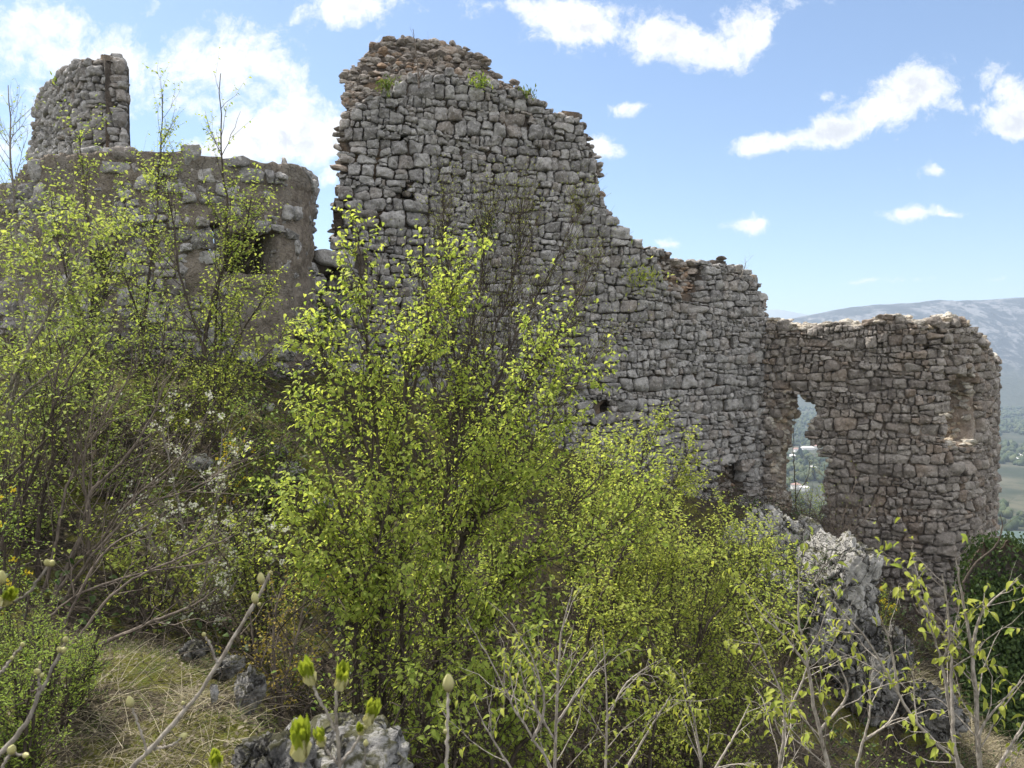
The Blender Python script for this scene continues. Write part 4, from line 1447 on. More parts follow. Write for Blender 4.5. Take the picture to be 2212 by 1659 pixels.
# bare shrubs and blossom
GB = 'leafless shrubs on the left slope'
bs = [([(98, 1330, 4.9), (141, 1234, 5.0), (190, 1129, 5.1), (197, 1063, 5.2), (274, 986, 5.3), (334, 888, 5.4), (360, 820, 5.4)], .016),
      ([(116, 1300, 4.9), (158, 1227, 5.0), (239, 1146, 5.0), (271, 1094, 5.0), (340, 1030, 5.1), (420, 960, 5.2)], .011),
      ([(120, 1330, 4.8), (200, 1200, 4.8), (300, 1100, 4.9), (430, 1050, 5.0), (520, 990, 5.1)], .007),
      ([(80, 1330, 5.0), (120, 1180, 5.0), (150, 1040, 5.1), (230, 900, 5.2), (290, 790, 5.2)], .009),
      ([(190, 1129, 5.1), (180, 1000, 5.1), (200, 900, 5.2)], .008)]
tree('bare_shrub', 'brown leafless shrub with a forked trunk leaning right across the slope', 'shrub', bs, 230, 'bark_brown', 'bud', r0=.012, br=.0035, nb=11, bl=.75, ang=.55, curl=.25, n2=3, l2=.3, leaf=.016, nl=1, tpl=LEAF_LOW,
     group=GB, t0=.2, wig=.10, crown='buds', twr=.0022)
tree('bare_shrub', 'dark upright leafless stems at the picture edge, left of the forked brown shrub', 'shrub',
     [([(84, 1130, 5.2), (113, 983, 5.2), (116, 852, 5.2), (140, 740, 5.3)], .014), ([(39, 1140, 5.0), (81, 993, 5.1), (120, 870, 5.1), (200, 740, 5.2)], .013), ([(0, 1200, 4.8), (40, 1050, 4.9), (60, 900, 4.9)], .012),
      ([(-20, 1100, 4.8), (90, 960, 4.9), (180, 880, 5.0)], .008)], 231, 'bark_dark', 'leaf_left', nb=10, bl=.6, ang=.6, curl=.25, n2=5, l2=.26, leaf=.034, nl=2, group=GB, t0=.2, wig=.09, twr=.002)
tree('bare_shrub', 'low leafless shrub with a long branch lying over the grassy bank', 'shrub',
     [([(210, 1395, 4.1), (281, 1364, 4.15), (352, 1333, 4.2), (422, 1305, 4.25), (470, 1270, 4.3)], .010), ([(150, 1400, 4.1), (260, 1270, 4.2), (400, 1200, 4.3), (500, 1160, 4.4)], .006),
      ([(60, 1380, 4.2), (160, 1290, 4.3), (300, 1240, 4.4), (420, 1220, 4.4)], .006), ([(120, 1390, 4.2), (220, 1200, 4.4), (330, 1130, 4.5)], .006)],
     232, 'bark_brown', 'bud', br=.003, nb=9, bl=.55, ang=.6, curl=.2, n2=3, l2=.24, leaf=.012, nl=1, tpl=LEAF_LOW, group=GB, t0=.1, wig=.11, crown='buds', twr=.0018)


GU = 'low green shrubs on the slopes'
for i_, (px_, py_, D_, lb_, lf_) in enumerate([
    (60, 1010, 5.6, 'low green shrub by the dark upright stems at the picture edge', 'leaf_left'), (240, 900, 6.6, 'low yellow green shrub above the forked brown shrub', 'leaf_left'),
    (420, 860, 7.6, 'low green shrub under the tower behind the bare twigs', 'leaf_olive'), (560, 1180, 5.6, 'low green shrub right of the white blossoms', 'leaf_olive'),
    (120, 760, 6.8, 'yellow green shrub below the slim grey tree', 'leaf_left'), (580, 930, 7.4, 'dark green shrub on the rim of the slope, above the grey block', 'leaf_broom'), (330, 1220, 5.0, 'thin green shrub below the white blossoms', 'leaf_olive'),
    (1700, 1225, 10.0, 'small green shrub in the cleft between the mossy rock and the largest pale rock', 'leaf_dark'), (1895, 1380, 10.6, 'dark shrub below the yellow flowering sprig at the wall foot', 'leaf_dark')]):
    st_ = [([(px_ + a_ * .2, py_ + 150, D_), (px_ + a_ * .6, py_ + 40, D_), (px_ + a_, py_ - 60 + abs(a_) * .4, D_ + a_ * .002)], .006) for a_ in (-110, -60, -15, 40, 95)]
    tree('green_shrub', lb_, 'shrub', st_, 260 + i_, 'bark_dark', lf_, nb=13, bl=.5, ang=.7, curl=.1, n2=6, l2=.2, leaf=.036, nl=5, tpl=LEAF_LOW, group=GU, t0=.1, tint=(0, .8))


def blossom(mat, n, size, clus, nm='blossom', frac=(.4, 1)):
    def f(root, b1, R1, b2, R2, rng):
        mb = MB()
        ii = rng.integers(0, len(b2), n)
        pp, tt, _ = pick(b2, R2, ii, rng.uniform(frac[0], .99, n))
        k = clus
        c = np.repeat(pp, k, 0) + rng.normal(0, size * 1.1, (n * k, 3))
        for a in range(5):
            th = 2 * pi * a / 5 + rng.uniform(0, .4, len(c))
            d = np.stack([np.cos(th), np.sin(th) * .5 - .5, np.sin(th) * .8], -1)
            leaves(mb, c, d, rng.normal(0, .3, c.shape) + np.array([0, -.6, .8]), size * rng.uniform(.8, 1.2, len(c)), rng.random(len(c)), LEAF_LOW)
        part(mb, nm, M[mat], root)
    return f


tree('blossom_shrub', 'shrub with small white blossoms among thin twigs on the left slope', 'shrub',
     [([(430, 1330, 5.6), (450, 1200, 5.7), (470, 1060, 5.8), (480, 930, 5.9)], .010), ([(420, 1330, 5.6), (400, 1160, 5.7), (370, 1020, 5.8), (350, 920, 5.9)], .010),
      ([(450, 1330, 5.6), (520, 1180, 5.7), (560, 1080, 5.8)], .009), ([(400, 1330, 5.6), (340, 1200, 5.6), (300, 1090, 5.7)], .009), ([(460, 1340, 5.5), (520, 1240, 5.5), (580, 1150, 5.5)], .009)],
     240, 'bark_grey', 'leaf_left', nb=14, bl=.5, ang=.7, curl=.15, n2=6, l2=.2, leaf=.028, nl=3, tpl=LEAF_LOW, t0=.1, wig=.1, tint=(0, .7), extra=blossom('petal_white', 150, .011, 7))
tree('rust_shrub', 'straggly shrub with bronze yellow leaves at the rim of the bank, over the dark ravine', 'shrub',
     [([(600, 1500, 4.3), (590, 1400, 4.3), (600, 1300, 4.35), (620, 1250, 4.4)], .008), ([(610, 1500, 4.3), (640, 1380, 4.3), (660, 1290, 4.3)], .007), ([(590, 1500, 4.3), (550, 1400, 4.3), (540, 1320, 4.3)], .007)],
     241, 'bark_brown', 'leaf_rust', nb=16, bl=.36, ang=.8, curl=.05, n2=6, l2=.14, leaf=.024, nl=5, tpl=LEAF_LOW, t0=.1)
GY = 'yellow flowering shrubs'
tree('yellow_shrub', 'yellow flowering shrub at the picture edge above the bright green broom', 'shrub',
     [([(20, 1330, 4.2), (30, 1250, 4.2), (50, 1170, 4.2)], .006), ([(0, 1330, 4.2), (10, 1200, 4.2), (5, 1110, 4.2)], .006)],
     242, 'bark_dark', 'leaf_broom', nb=18, bl=.3, ang=.6, n2=6, l2=.12, leaf=.022, nl=5, tpl=LEAF_LOW, group=GY, extra=blossom('petal_yellow', 13, .010, 8))
tree('yellow_shrub', 'small yellow flowering shrub in the ivy shade of the left slope', 'shrub',
     [([(500, 1040, 7.0), (495, 1000, 7.0), (490, 965, 7.0)], .006), ([(505, 1040, 7.0), (520, 1000, 7.0), (525, 970, 7.0)], .006)],
     243, 'bark_dark', 'leaf_broom', nb=20, bl=.26, ang=.7, n2=6, l2=.12, leaf=.022, nl=5, tpl=LEAF_LOW, group=GY, extra=blossom('petal_yellow', 40, .010, 6))
tree('yellow_shrub', 'yellow flowering sprig against the foot of the rounded wall', 'shrub',
     [([(1900, 1340, 12.0), (1900, 1310, 12.0), (1905, 1280, 12.0)], .008), ([(1905, 1345, 12.0), (1912, 1325, 12.0), (1915, 1305, 12.0)], .008)],
     244, 'bark_dark', 'leaf_broom', nb=22, bl=.25, ang=.6, n2=6, l2=.12, leaf=.03, nl=4, tpl=LEAF_LOW, group=GY, extra=blossom('petal_yellow', 30, .016, 5))
GBR = 'bright green broom bushes in the bottom corner'
for i, (px, py, D, lb) in enumerate([(40, 1500, 2.7, 'bright green broom bush at the very corner of the grassy bank'), (110, 1440, 3.3, 'bright green broom bush behind the forked budding twig'), (10, 1390, 3.6, 'bright green broom bush below the yellow flowering shrub')]):
    st = []
    rg = rngf(300 + i)
    for k in range(9):
        a = rg.uniform(-130, 110)
        st.append(([(px + a * .3, py + 190, D), (px + a * .6, py + 60, D + rg.normal(0, .1)), (px + a, py - rg.uniform(0, 110), D + rg.normal(0, .15))], .004))
    tree('broom_bush', lb, 'bush', st, 310 + i, 'bark_dark', 'leaf_broom', nb=34, bl=.2, ang=.5, n2=6, l2=.08, leaf=.018, nl=6, tpl=LEAF_NARROW, group=GBR, t0=.2, twr=.001, droop=-.2)

# saplings close by on the right
GS = 'pale barked saplings close to the camera'


def sap(lb, stems, seed, **k):
    a = dict(nb=13, bl=.30, ang=.75, curl=.12, n2=4, l2=.085, leaf=.028, nl=3, tpl=LEAF_BIG, group=GS, t0=.08, twr=.0007, wig=.10, r1=.0014, base_ext=0, droop=.75, leaf_keep=.75, tip_thin=.55, br=.002)
    a.update(k)
    stems = [(st_[0], st_[1] * .72) for st_ in stems]
    return tree('sapling', lb, 'sapling', stems, seed, 'bark_pale', 'leaf_sapling', **a)


sap('pale sapling with a straight stem standing before the foot of the rounded wall',
    [([(2120, 1740, 2.1), (2116, 1656, 2.1), (2102, 1428, 2.1), (2077, 1287, 2.12), (2063, 1203, 2.12)], .010), ([(2116, 1640, 2.1), (2123, 1568, 2.08), (2207, 1470, 2.05)], .006), ([(2098, 1410, 2.1), (2123, 1322, 2.08), (2200, 1250, 2.05)], .005),
     ([(2085, 1720, 2.15), (2067, 1638, 2.15), (2046, 1498, 2.15), (2032, 1428, 2.15), (2014, 1368, 2.15), (1968, 1266, 2.15)], .007), ([(2060, 1600, 2.1), (2050, 1350, 2.15), (2035, 1240, 2.15)], .005), ([(2130, 1700, 2.0), (2190, 1600, 2.0), (2230, 1530, 2.0)], .005)], 400)
sap('long thin sapling stem bending left across the dark hollow',
    [([(2110, 1700, 2.3), (2060, 1640, 2.3), (1979, 1561, 2.3), (1937, 1491, 2.3), (1870, 1378, 2.3), (1786, 1287, 2.3), (1740, 1235, 2.3)], .007), ([(1940, 1500, 2.3), (1925, 1400, 2.3), (1900, 1330, 2.3)], .004)], 401, nb=8)
sap('pale sapling leaning left in front of the dark shaded rock',
    [([(1800, 1720, 2.2), (1789, 1656, 2.2), (1764, 1551, 2.2), (1740, 1410, 2.2), (1726, 1340, 2.2), (1726, 1217, 2.2)], .009), ([(1770, 1580, 2.2), (1830, 1500, 2.2), (1810, 1430, 2.2)], .005), ([(1745, 1440, 2.2), (1690, 1370, 2.2), (1640, 1330, 2.2)], .005)], 402)
sap('short pale sapling rising in the mouth of the dark hollow',
    [([(1845, 1720, 2.4), (1852, 1646, 2.4), (1877, 1551, 2.4), (1879, 1445, 2.4)], .007), ([(1865, 1600, 2.4), (1920, 1560, 2.4), (1950, 1500, 2.4)], .005)], 403)
sap('pale sapling right of the olive bushy tree, with two forked tips',
    [([(1680, 1720, 2.4), (1684, 1656, 2.4), (1694, 1533, 2.4), (1659, 1428, 2.4), (1610, 1322, 2.4)], .007), ([(1692, 1560, 2.4), (1730, 1480, 2.4), (1750, 1420, 2.4)], .005)], 404)
sap('straight pale sapling in the bottom middle with the highest bare tip',
    [([(1196, 1740, 2.6), (1197, 1656, 2.6), (1206, 1463, 2.6), (1215, 1357, 2.6), (1239, 1269, 2.6)], .009), ([(1204, 1560, 2.6), (1260, 1480, 2.6), (1320, 1400, 2.6)], .005), ([(1200, 1600, 2.6), (1140, 1500, 2.6), (1120, 1420, 2.6)], .005)], 405, nb=12)
sap('pale sapling bending left in the bottom middle beside the straight one',
    [([(1200, 1740, 2.5), (1187, 1656, 2.5), (1113, 1533, 2.5), (1071, 1449, 2.5), (1007, 1336, 2.5)], .007), ([(1150, 1600, 2.5), (1176, 1526, 2.5), (1152, 1428, 2.5), (1106, 1347, 2.5)], .006), ([(1130, 1700, 2.5), (1060, 1590, 2.5), (1020, 1510, 2.5)], .005)], 406, nb=12)
sap('pale sapling with an upright stem right of the straight middle one',
    [([(1308, 1740, 2.6), (1308, 1656, 2.6), (1311, 1533, 2.6), (1303, 1357, 2.6)], .007), ([(1330, 1700, 2.6), (1408, 1568, 2.6), (1450, 1500, 2.6)], .005), ([(1309, 1560, 2.6), (1350, 1480, 2.6), (1400, 1440, 2.6)], .004)], 407, nb=12)
sap('thin pale sapling among the leaves between the middle saplings and the hollow',
    [([(1510, 1740, 2.6), (1515, 1656, 2.6), (1500, 1560, 2.6), (1470, 1440, 2.6)], .006), ([(1520, 1700, 2.6), (1580, 1600, 2.6), (1620, 1520, 2.6)], .005)], 408, nb=13)


# ------------------------------------------------------------------ budding ash branches in front of the camera
def lathe(prof, n=10):
    prof = np.array(prof, float)
    th = np.linspace(0, 2 * pi, n, endpoint=False)
    V = np.stack([np.outer(prof[:, 1], np.cos(th)), np.outer(prof[:, 1], np.sin(th)), np.repeat(prof[:, 0][:, None], n, 1)], -1).reshape(-1, 3)
    j = np.arange(n)
    Fq = np.vstack([np.stack([k * n + j, k * n + (j + 1) % n, (k + 1) * n + (j + 1) % n, (k + 1) * n + j], -1) for k in range(len(prof) - 1)])
    return V, Fq


BUDP = [(-.02, .10), (.06, .22), (.2, .38), (.4, .46), (.62, .40), (.82, .24), (.95, .09), (1.0, .01)]


def orient(V, axis):
    z = unit(axis)
    x = unit(np.cross(z, np.array([0.31, -.9, .2])))
    y = np.cross(z, x)
    return V[:, 0:1] * x + V[:, 1:2] * y + V[:, 2:3] * z


def bud(root, p, axis, L, open_, rng):
    mb = MB()
    V, Fq = lathe(BUDP, 18)
    zt = np.clip(.05 + V[:, 2] * 1.35, 0, 1)
    th_ = np.arctan2(V[:, 1], V[:, 0])
    V[:, :2] *= (1 - .16 * np.exp(-((np.cos(th_ * 1.0 + V[:, 2] * .8)) / .16) ** 2))[:, None]
    V = V * np.array([.58, .52, 1.08]) * L * (1 if not open_ else .8)
    V += fbm(V * 220, 2, 4)[:, None] * L * .03
    mb.add(orient(V, axis) + p, Fq, zt)
    if open_:
        # two spreading bud scales
        for a in (.4, .4 + pi, .4 + pi / 2, .4 - pi / 2):
            d = orient(np.array([[cos(a) * .16, sin(a) * .16, 1.0]]), axis)
            leaves(mb, [p + orient(np.array([[cos(a) * .22 * L, sin(a) * .22 * L, .0 * L]]), axis)[0]], d, orient(np.array([[-cos(a), -sin(a), 0]]), axis), L * .95, .85, LEAF_CUP)
    o = part(mb, 'bud', M['bud'], root)
    if open_:
        ml = MB()
        n = 22
        th = rng.uniform(0, 2 * pi, n)
        rr = rng.uniform(.03, .20, n) * L
        q = np.stack([np.cos(th) * rr, np.sin(th) * rr, rng.uniform(.35, .6, n) * L], -1)
        d = np.stack([np.cos(th) * .07, np.sin(th) * .07, np.ones(n)], -1) + rng.normal(0, .045, (n, 3))
        leaves(ml, orient(q, axis) + p, orient(d, axis), orient(np.stack([np.cos(th), np.sin(th), 0 * th], -1), axis), L * rng.uniform(.8, 1.25, n), rng.random(n), LEAF_UP)
        loc = np.array(root.location)
        ml.v = [v - loc for v in ml.v]
        ml.build('young_leaves', M['bud_green'], o)


def budding(lb, paths, buds, seed, r0=.004):
    rng = rngf(seed)
    mb = MB()
    root = thing('budding_branch', lb, 'branch', P(*paths[0][0][0]), 'budding ash branches close to the camera')
    for pts, ra, rb in paths:
        q = catmull([P(*a) for a in pts], 30)
        q[1:-1] += rng.normal(0, .0006, (28, 3))
        rad = .75 * np.linspace(ra, rb, 30) * (1 + .08 * rng.normal(size=30))
        rad[rng.integers(3, 28, 3)] *= 1.28
        tubes(mb, q[None], rad[None], 8)
    part(mb, 'stem', M['bark_pale' if seed % 2 else 'bark_grey'], root)
    for (px, py, D, tx, ty, L, op) in buds:
        a = P(px, py, D)
        e = P(tx, ty, D - .01)
        bud(root, a, e - a, L, op, rng)
    return root


D0 = .9
budding('long pale budding branch slanting up right over the grassy bank',
        [([(250, 1720, D0), (285, 1660, D0), (327, 1617, D0), (404, 1530, D0), (475, 1428, D0 + .01), (510, 1368, D0 + .02), (552, 1301, D0 + .02), (584, 1236, D0 + .02)], .0046, .0022),
         ([(470, 1432, D0), (455, 1395, D0), (441, 1372, D0)], .0022, .0014), ([(318, 1624, D0), (300, 1570, D0), (281, 1520, D0 - .01)], .002, .0014), ([(332, 1618, D0), (370, 1610, D0), (392, 1594, D0 - .01)], .002, .0014), ([(400, 1535, D0), (396, 1520, D0)], .0018, .0014)],
        [(566, 1262, D0, 560, 1228, .017, 0), (553, 1304, D0 - .005, 547, 1272, .017, 0), (558, 1308, D0, 566, 1298, .008, 0), (584, 1240, D0 + .02, 587, 1228, .008, 0), (441, 1374, D0, 438, 1362, .009, 0), (284, 1528, D0 - .01, 276, 1498, .018, 0), (388, 1598, D0, 410, 1578, .017, 0), (396, 1522, D0, 394, 1512, .009, 0)], 501)
budding('forked budding twig beside the bright green broom', [([(-20, 1650, .85), (0, 1628, .85), (53, 1568, .85), (84, 1498, .86), (95, 1480, .86), (130, 1410, .87), (142, 1382, .87)], .004, .002), ([(84, 1498, .86), (86, 1431, .86)], .0022, .0016)],
        [(130, 1408, .87, 126, 1396, .012, 0), (134, 1408, .87, 146, 1396, .013, 0), (141, 1386, .87, 143, 1372, .012, 0), (84, 1455, .86, 76, 1446, .013, 0), (87, 1460, .86, 98, 1454, .011, 0), (86, 1433, .86, 87, 1425, .007, 0)], 502)
budding('arching budding twig with twin buds at the picture edge', [([(-40, 1340, .8), (0, 1315, .8), (53, 1287, .8), (84, 1252, .8), (105, 1220, .8)], .0024, .0016)],
        [(104, 1222, .8, 100, 1207, .013, 0), (108, 1221, .8, 119, 1208, .013, 0), (-2, 1262, .8, 6, 1232, .022, 0), (8, 1304, .8, 20, 1285, .02, 1)], 504)
budding('short pale budding twig at the picture edge above the broom', [([(-30, 1480, .85), (0, 1456, .85), (28, 1420, .85), (48, 1394, .85)], .0028, .0018)], [(48, 1396, .85, 50, 1384, .01, 0), (26, 1424, .85, 24, 1415, .008, 0)], 505)
budding('low budding twig with a round bud in the bottom corner', [([(0, 1690, .8), (8, 1650, .8), (20, 1632, .8), (30, 1628, .8), (58, 1632, .8)], .0022, .0014), ([(20, 1632, .8), (24, 1622, .8)], .0016, .0014)], [(23, 1628, .8, 29, 1606, .017, 0), (50, 1632, .8, 68, 1630, .012, 0)], 506)
D1 = .78
budding('three-pronged budding branch before the big grey boulder',
        [([(740, 1700, D1), (735, 1660, D1), (728, 1575, D1), (726, 1562, D1), (727, 1500, D1), (735, 1484, D1)], .003, .0016), ([(727, 1580, D1), (690, 1512, D1), (672, 1468, D1)], .0022, .0016), ([(733, 1652, D1), (708, 1624, D1), (696, 1606, D1)], .0018, .0013),
         ([(733, 1655, D1), (770, 1604, D1), (794, 1558, D1)], .0022, .0016)],
        [(735, 1488, D1, 740, 1452, .022, 1), (674, 1476, D1, 661, 1440, .022, 1), (697, 1609, D1, 689, 1582, .016, 1), (794, 1562, D1, 806, 1530, .021, 1), (782, 1585, D1, 776, 1568, .012, 1), (789, 1575, D1, 793, 1562, .010, 0)], 507)
budding('single stalk with a tall opening bud in front of the boulder', [([(651, 1720, .72), (651, 1650, .72), (650, 1632, .72)], .0024, .002)], [(650, 1638, .72, 649, 1590, .030, 1)], 509)
budding('single stalk with a low opening bud in dry grass', [([(468, 1720, .8), (468, 1668, .8)], .002, .0016)], [(468, 1664, .8, 467, 1636, .02, 1)], 510)
budding('straight single stalk with one plump bud in front of the ravine', [([(965, 1720, .8), (965, 1660, .8), (967, 1560, .8), (969, 1494, .8)], .0028, .0018)], [(969, 1494, .8, 968, 1448, .024, 0), (963, 1584, .8, 958, 1572, .009, 0)], 511)
budding('small stalk with a tiny bud beside the three-pronged branch', [([(788, 1700, .95), (788, 1650, .95), (790, 1600, .95)], .0012, .0009)], [(790, 1612, .95, 791, 1590, .013, 0)], 512)


# ------------------------------------------------------------------ grass, undergrowth, ivy
def ribbons(mb, paths, width, rng, tint):
    N, K, _ = paths.shape
    side = unit(np.cross(paths[:, -1] - paths[:, 0], rng.normal(size=(N, 3))))
    w = (width[:, None] * np.linspace(1, .15, K)[None])[..., None] * .5
    V = np.stack([paths - side[:, None] * w, paths + side[:, None] * w], 2)
    base = (np.arange(N) * K * 2)[:, None]
    k = np.arange(K - 1)[None]
    f = np.stack([base + 2 * k, base + 2 * k + 1, base + 2 * k + 3, base + 2 * k + 2], -1).reshape(-1, 4)
    mb.add(V.reshape(-1, 3), f, np.repeat(tint, K * 2))


def blades(n, xy, L, wd, lean, rng, mb, droop=.7, clump=.05):
    nc = max(1, n // 14)
    c = xy(nc, rng)
    ii = rng.integers(0, nc, n)
    q = c[ii] + rng.normal(0, clump, (n, 2))
    z = ground_z(q[:, 0], q[:, 1])
    az = rng.uniform(0, 2 * pi, nc)[ii] + rng.normal(0, .9, n)
    le = lean * rng.uniform(.3, 1.3, n)
    d = np.stack([np.cos(az) * le, np.sin(az) * le, np.ones(n)], -1)
    d = unit(d)
    ll = L * rng.uniform(.5, 1.3, n)
    s = np.linspace(0, 1, 5)[None, :, None]
    st = np.column_stack([q, z - .02])
    hor = d * np.array([1, 1, 0])
    p = st[:, None] + d[:, None] * s * ll[:, None, None] + (hor[:, None] * .5 - np.array([0, 0, 1.0]) * droop * rng.uniform(.2, 1.1, (n, 1, 1))) * (s ** 2.2) * ll[:, None, None]
    p[..., 2] = np.maximum(p[..., 2], z[:, None] + .004)
    ribbons(mb, p, wd * rng.uniform(.7, 1.3, n), rng, rng.random(n))


def in_tri(poly):
    poly = np.array(poly, float)
    lo, hi = poly.min(0), poly.max(0)

    def f(n, rng):
        out_ = np.zeros((0, 2))
        while len(out_) < n:
            q = rng.uniform(lo, hi, (n * 3, 2))
            out_ = np.vstack([out_, q[inpoly(q[:, 0], q[:, 1], [tuple(a) for a in poly])]])
        return out_[:n]
    return f


BANK = in_tri([(-3.6, 2.0), (-.75, 2.0), (-.8, 2.9), (-1.3, 3.7), (-1.6, 4.25), (-2.6, 4.4), (-4.2, 4.2)])
rg = rngf(600)
mb = MB()
blades(5000, BANK, .10, .0026, 1.2, rg, mb, .9, .04)
blades(4300, BANK, .16, .0026, 1.0, rg, mb, .9, .06)
blades(1500, in_tri([(-2.2, 2.2), (-.8, 2.2), (-1.2, 3.4), (-2, 3.6)]), .26, .0035, 1.1, rg, mb, .9, .07)
blades(7500, in_tri([(6.0, 9.5), (8.6, 9.8), (9.6, 12.8), (7.2, 13.4), (6.2, 11.5)]), .50, .010, .9, rg, mb, .8, .12)
blades(1500, in_tri([(4.2, 11.0), (5.8, 11.4), (6.2, 14.4), (4.6, 14.6)]), .30, .009, .9, rg, mb, .8, .1)
blades(1800, in_tri([(-4.5, 7.5), (-1.0, 6.5), (-1.5, 9.8), (-5, 9.6)]), .30, .007, .9, rg, mb, .8, .1)
mb.build('dry_grass', M['grass_dry'])
tag(bpy.data.objects['dry_grass'], 'dry straw grass on the bank and the slopes', 'grass', 'stuff')
mb = MB()
blades(11000, BANK, .085, .0026, .7, rg, mb, .5)
blades(1600, in_tri([(6.0, 9.5), (8.6, 9.8), (9.6, 12.8), (7.2, 13.4), (6.2, 11.5)]), .30, .009, .8, rg, mb, .6, .12)
blades(2600, in_tri([(-5.5, 4.6), (-1.0, 5.2), (-1.5, 9.8), (-6, 9.6)]), .2, .006, .8, rg, mb, .6, .08)
mb.build('green_grass', M['grass_green'])
tag(bpy.data.objects['green_grass'], 'short green grass on the bank and the slopes', 'grass', 'stuff')

# tangled dead twigs on the ravine and slopes
SLOPE = in_tri([(-7.5, 4.4), (-2.6, 4.5), (-1.2, 4.0), (-.3, 3.0), (.4, 2.2), (6.5, 3.5), (8.5, 9), (5.8, 11.6), (6, 14.8), (2, 13.6), (-3, 12), (-7, 9.8)])
rg = rngf(610)


def tangle(n, xy, L, r, rng, mb, zhi=.5, lean=1.2):
    q = xy(n, rng)
    z = ground_z(q[:, 0], q[:, 1]) + rng.uniform(-.05, zhi, n) * rng.random(n)
    az = rng.uniform(0, 2 * pi, n)
    d = unit(np.stack([np.cos(az) * lean, np.sin(az) * lean, rng.uniform(-.1, 1.5, n)], -1))
    ll = L * rng.uniform(.4, 1.3, n)
    p = sub_paths(np.column_stack([q, z]), d, ll, 6, rng, -.35, .12)
    rad = (r * rng.uniform(.6, 1.5, n))[:, None] * np.linspace(1, .4, 6)[None]
    tubes(mb, p, rad, 3, rng.random(n))


mb = MB()
tangle(9000, SLOPE, .75, .0035, rg, mb)
tangle(3500, in_tri([(-1.4, 4.2), (.5, 3.2), (2.6, 4.2), (2.8, 8), (-1.0, 8)]), .9, .004, rg, mb, 1.2, .8)
tangle(1200, in_tri([(5.6, 13.6), (6.8, 13.2), (8.2, 13.6), (7.6, 14.8), (5.8, 15.6)]), .6, .005, rg, mb, .5)
tangle(900, BANK, .35, .0016, rg, mb, .08, 1.5)
o = mb.build('undergrowth_twigs', M['twig_under'])
tag(o, 'tangle of dead brown twigs and bramble on the ravine floor and slopes', 'undergrowth', 'stuff')
mb = MB()
n = 16000
q = SLOPE(n, rg)
cl_ = fbm(np.column_stack([q * .9, 0 * q[:, 0]]), 3, 8)
q = q[cl_ > -.12]
n = len(q)
z = ground_z(q[:, 0], q[:, 1]) + rg.uniform(.0, .55, n) ** 1.6
az = rg.uniform(0, 2 * pi, n)
leaves(mb, np.column_stack([q, z]), np.stack([np.cos(az), np.sin(az), rg.normal(-.2, .3, n)], -1), np.array([0, 0, 1.0]) + rg.normal(0, .4, (n, 3)), rg.uniform(.03, .075, n), rg.random(n), LEAF_MID)
o = mb.build('undergrowth_leaves', M['leaf_dark'])
tag(o, 'dark ivy and bramble leaves covering the ravine floor and slopes', 'undergrowth', 'stuff')
mb = MB()
n = 20000
q = np.vstack([in_tri([(-6, 4.6), (-2, 5.2), (-2, 9.6), (-6, 9.6)])(n // 2, rg), in_tri([(-1.4, 4.2), (.5, 3.2), (6.5, 4), (6.5, 9), (2.6, 8.4), (-1.0, 8)])(n // 2, rg)])
cl_ = fbm(np.column_stack([q * 1.1, 0 * q[:, 0] + 9]), 3, 18)
q = q[cl_ > .02]
n = len(q)
z = ground_z(q[:, 0], q[:, 1]) + rg.uniform(.0, .7, n) ** 1.4
az = rg.uniform(0, 2 * pi, n)
leaves(mb, np.column_stack([q, z]), np.stack([np.cos(az), np.sin(az), rg.normal(-.1, .4, n)], -1), np.array([0, 0, 1.0]) + rg.normal(0, .4, (n, 3)), rg.uniform(.025, .05, n), rg.random(n) * .7, LEAF_LOW)
o = mb.build('undergrowth_herbs', M['leaf_broom'])
tag(o, 'fresh green herbs growing among the dead twigs', 'undergrowth', 'stuff')
# fallen leaves on the bank
mb = MB()
n = 2500
q = BANK(n, rg)
az = rg.uniform(0, 2 * pi, n)
leaves(mb, np.column_stack([q, ground_z(q[:, 0], q[:, 1]) + rg.uniform(.005, .03, n)]), np.stack([np.cos(az), np.sin(az), rg.normal(0, .3, n)], -1), np.array([0, 0, 1.0]) + rg.normal(0, .5, (n, 3)), rg.uniform(.012, .034, n), rg.random(n) * .35, LEAF_MID)
o = mb.build('leaf_litter', M['grass_dry'])
tag(o, 'curled dead leaves lying in the grass of the bank', 'leaf litter', 'stuff')

# ivy wall at the right edge
root = thing('ivy_wall', 'low broken wall smothered in dark ivy, right of the rounded wall foot', 'wall', P(2170, 1600, 12.6))
root['kind'] = 'thing'
rg = rngf(620)
nx, nz = 40, 30
uu, vv = np.meshgrid(np.linspace(0, 1, nx), np.linspace(0, 1, nz))
topy = np.interp(uu, [0, .15, .4, .7, 1], [1230, 1186, 1176, 1190, 1186]) + 9 * np.sin(uu * 23) + 5 * np.sin(uu * 51)
pxg = 2088 + uu * 200
pyg = topy + (1760 - topy) * vv
Dg = 12.9 - .5 * uu - 1.0 * vv ** 1.5
pts = P(pxg.ravel(), pyg.ravel(), Dg.ravel())
pts = pts + (fbm(pts * 2.2, 3, 6) * .16)[:, None] * np.array([.3, -1, .4])
mb = MB()
bk = pts + np.array([.3, .6, -.15])
Fg = grid_faces(nx, nz)
topE = np.array([(i, i + 1, i + 1 + nx * nz, i + nx * nz) for i in range(nx - 1)])
lefE = np.array([(j * nx, (j + 1) * nx, (j + 1) * nx + nx * nz, j * nx + nx * nz) for j in range(nz - 1)])
mb.add(np.vstack([pts, bk]), np.vstack([Fg, Fg + nx * nz, topE, lefE]))
part(mb, 'stone_body', M['mortar'], root)
n = 34000
ii = rg.integers(0, len(pts), n)
pp = pts[ii] + rg.random((n, 1)) * np.where(ii < 4 * nx, 1, 0)[:, None] * np.array([.3, .6, -.1]) + rg.normal(0, .09, (n, 3)) + np.array([0, -.05, .02])
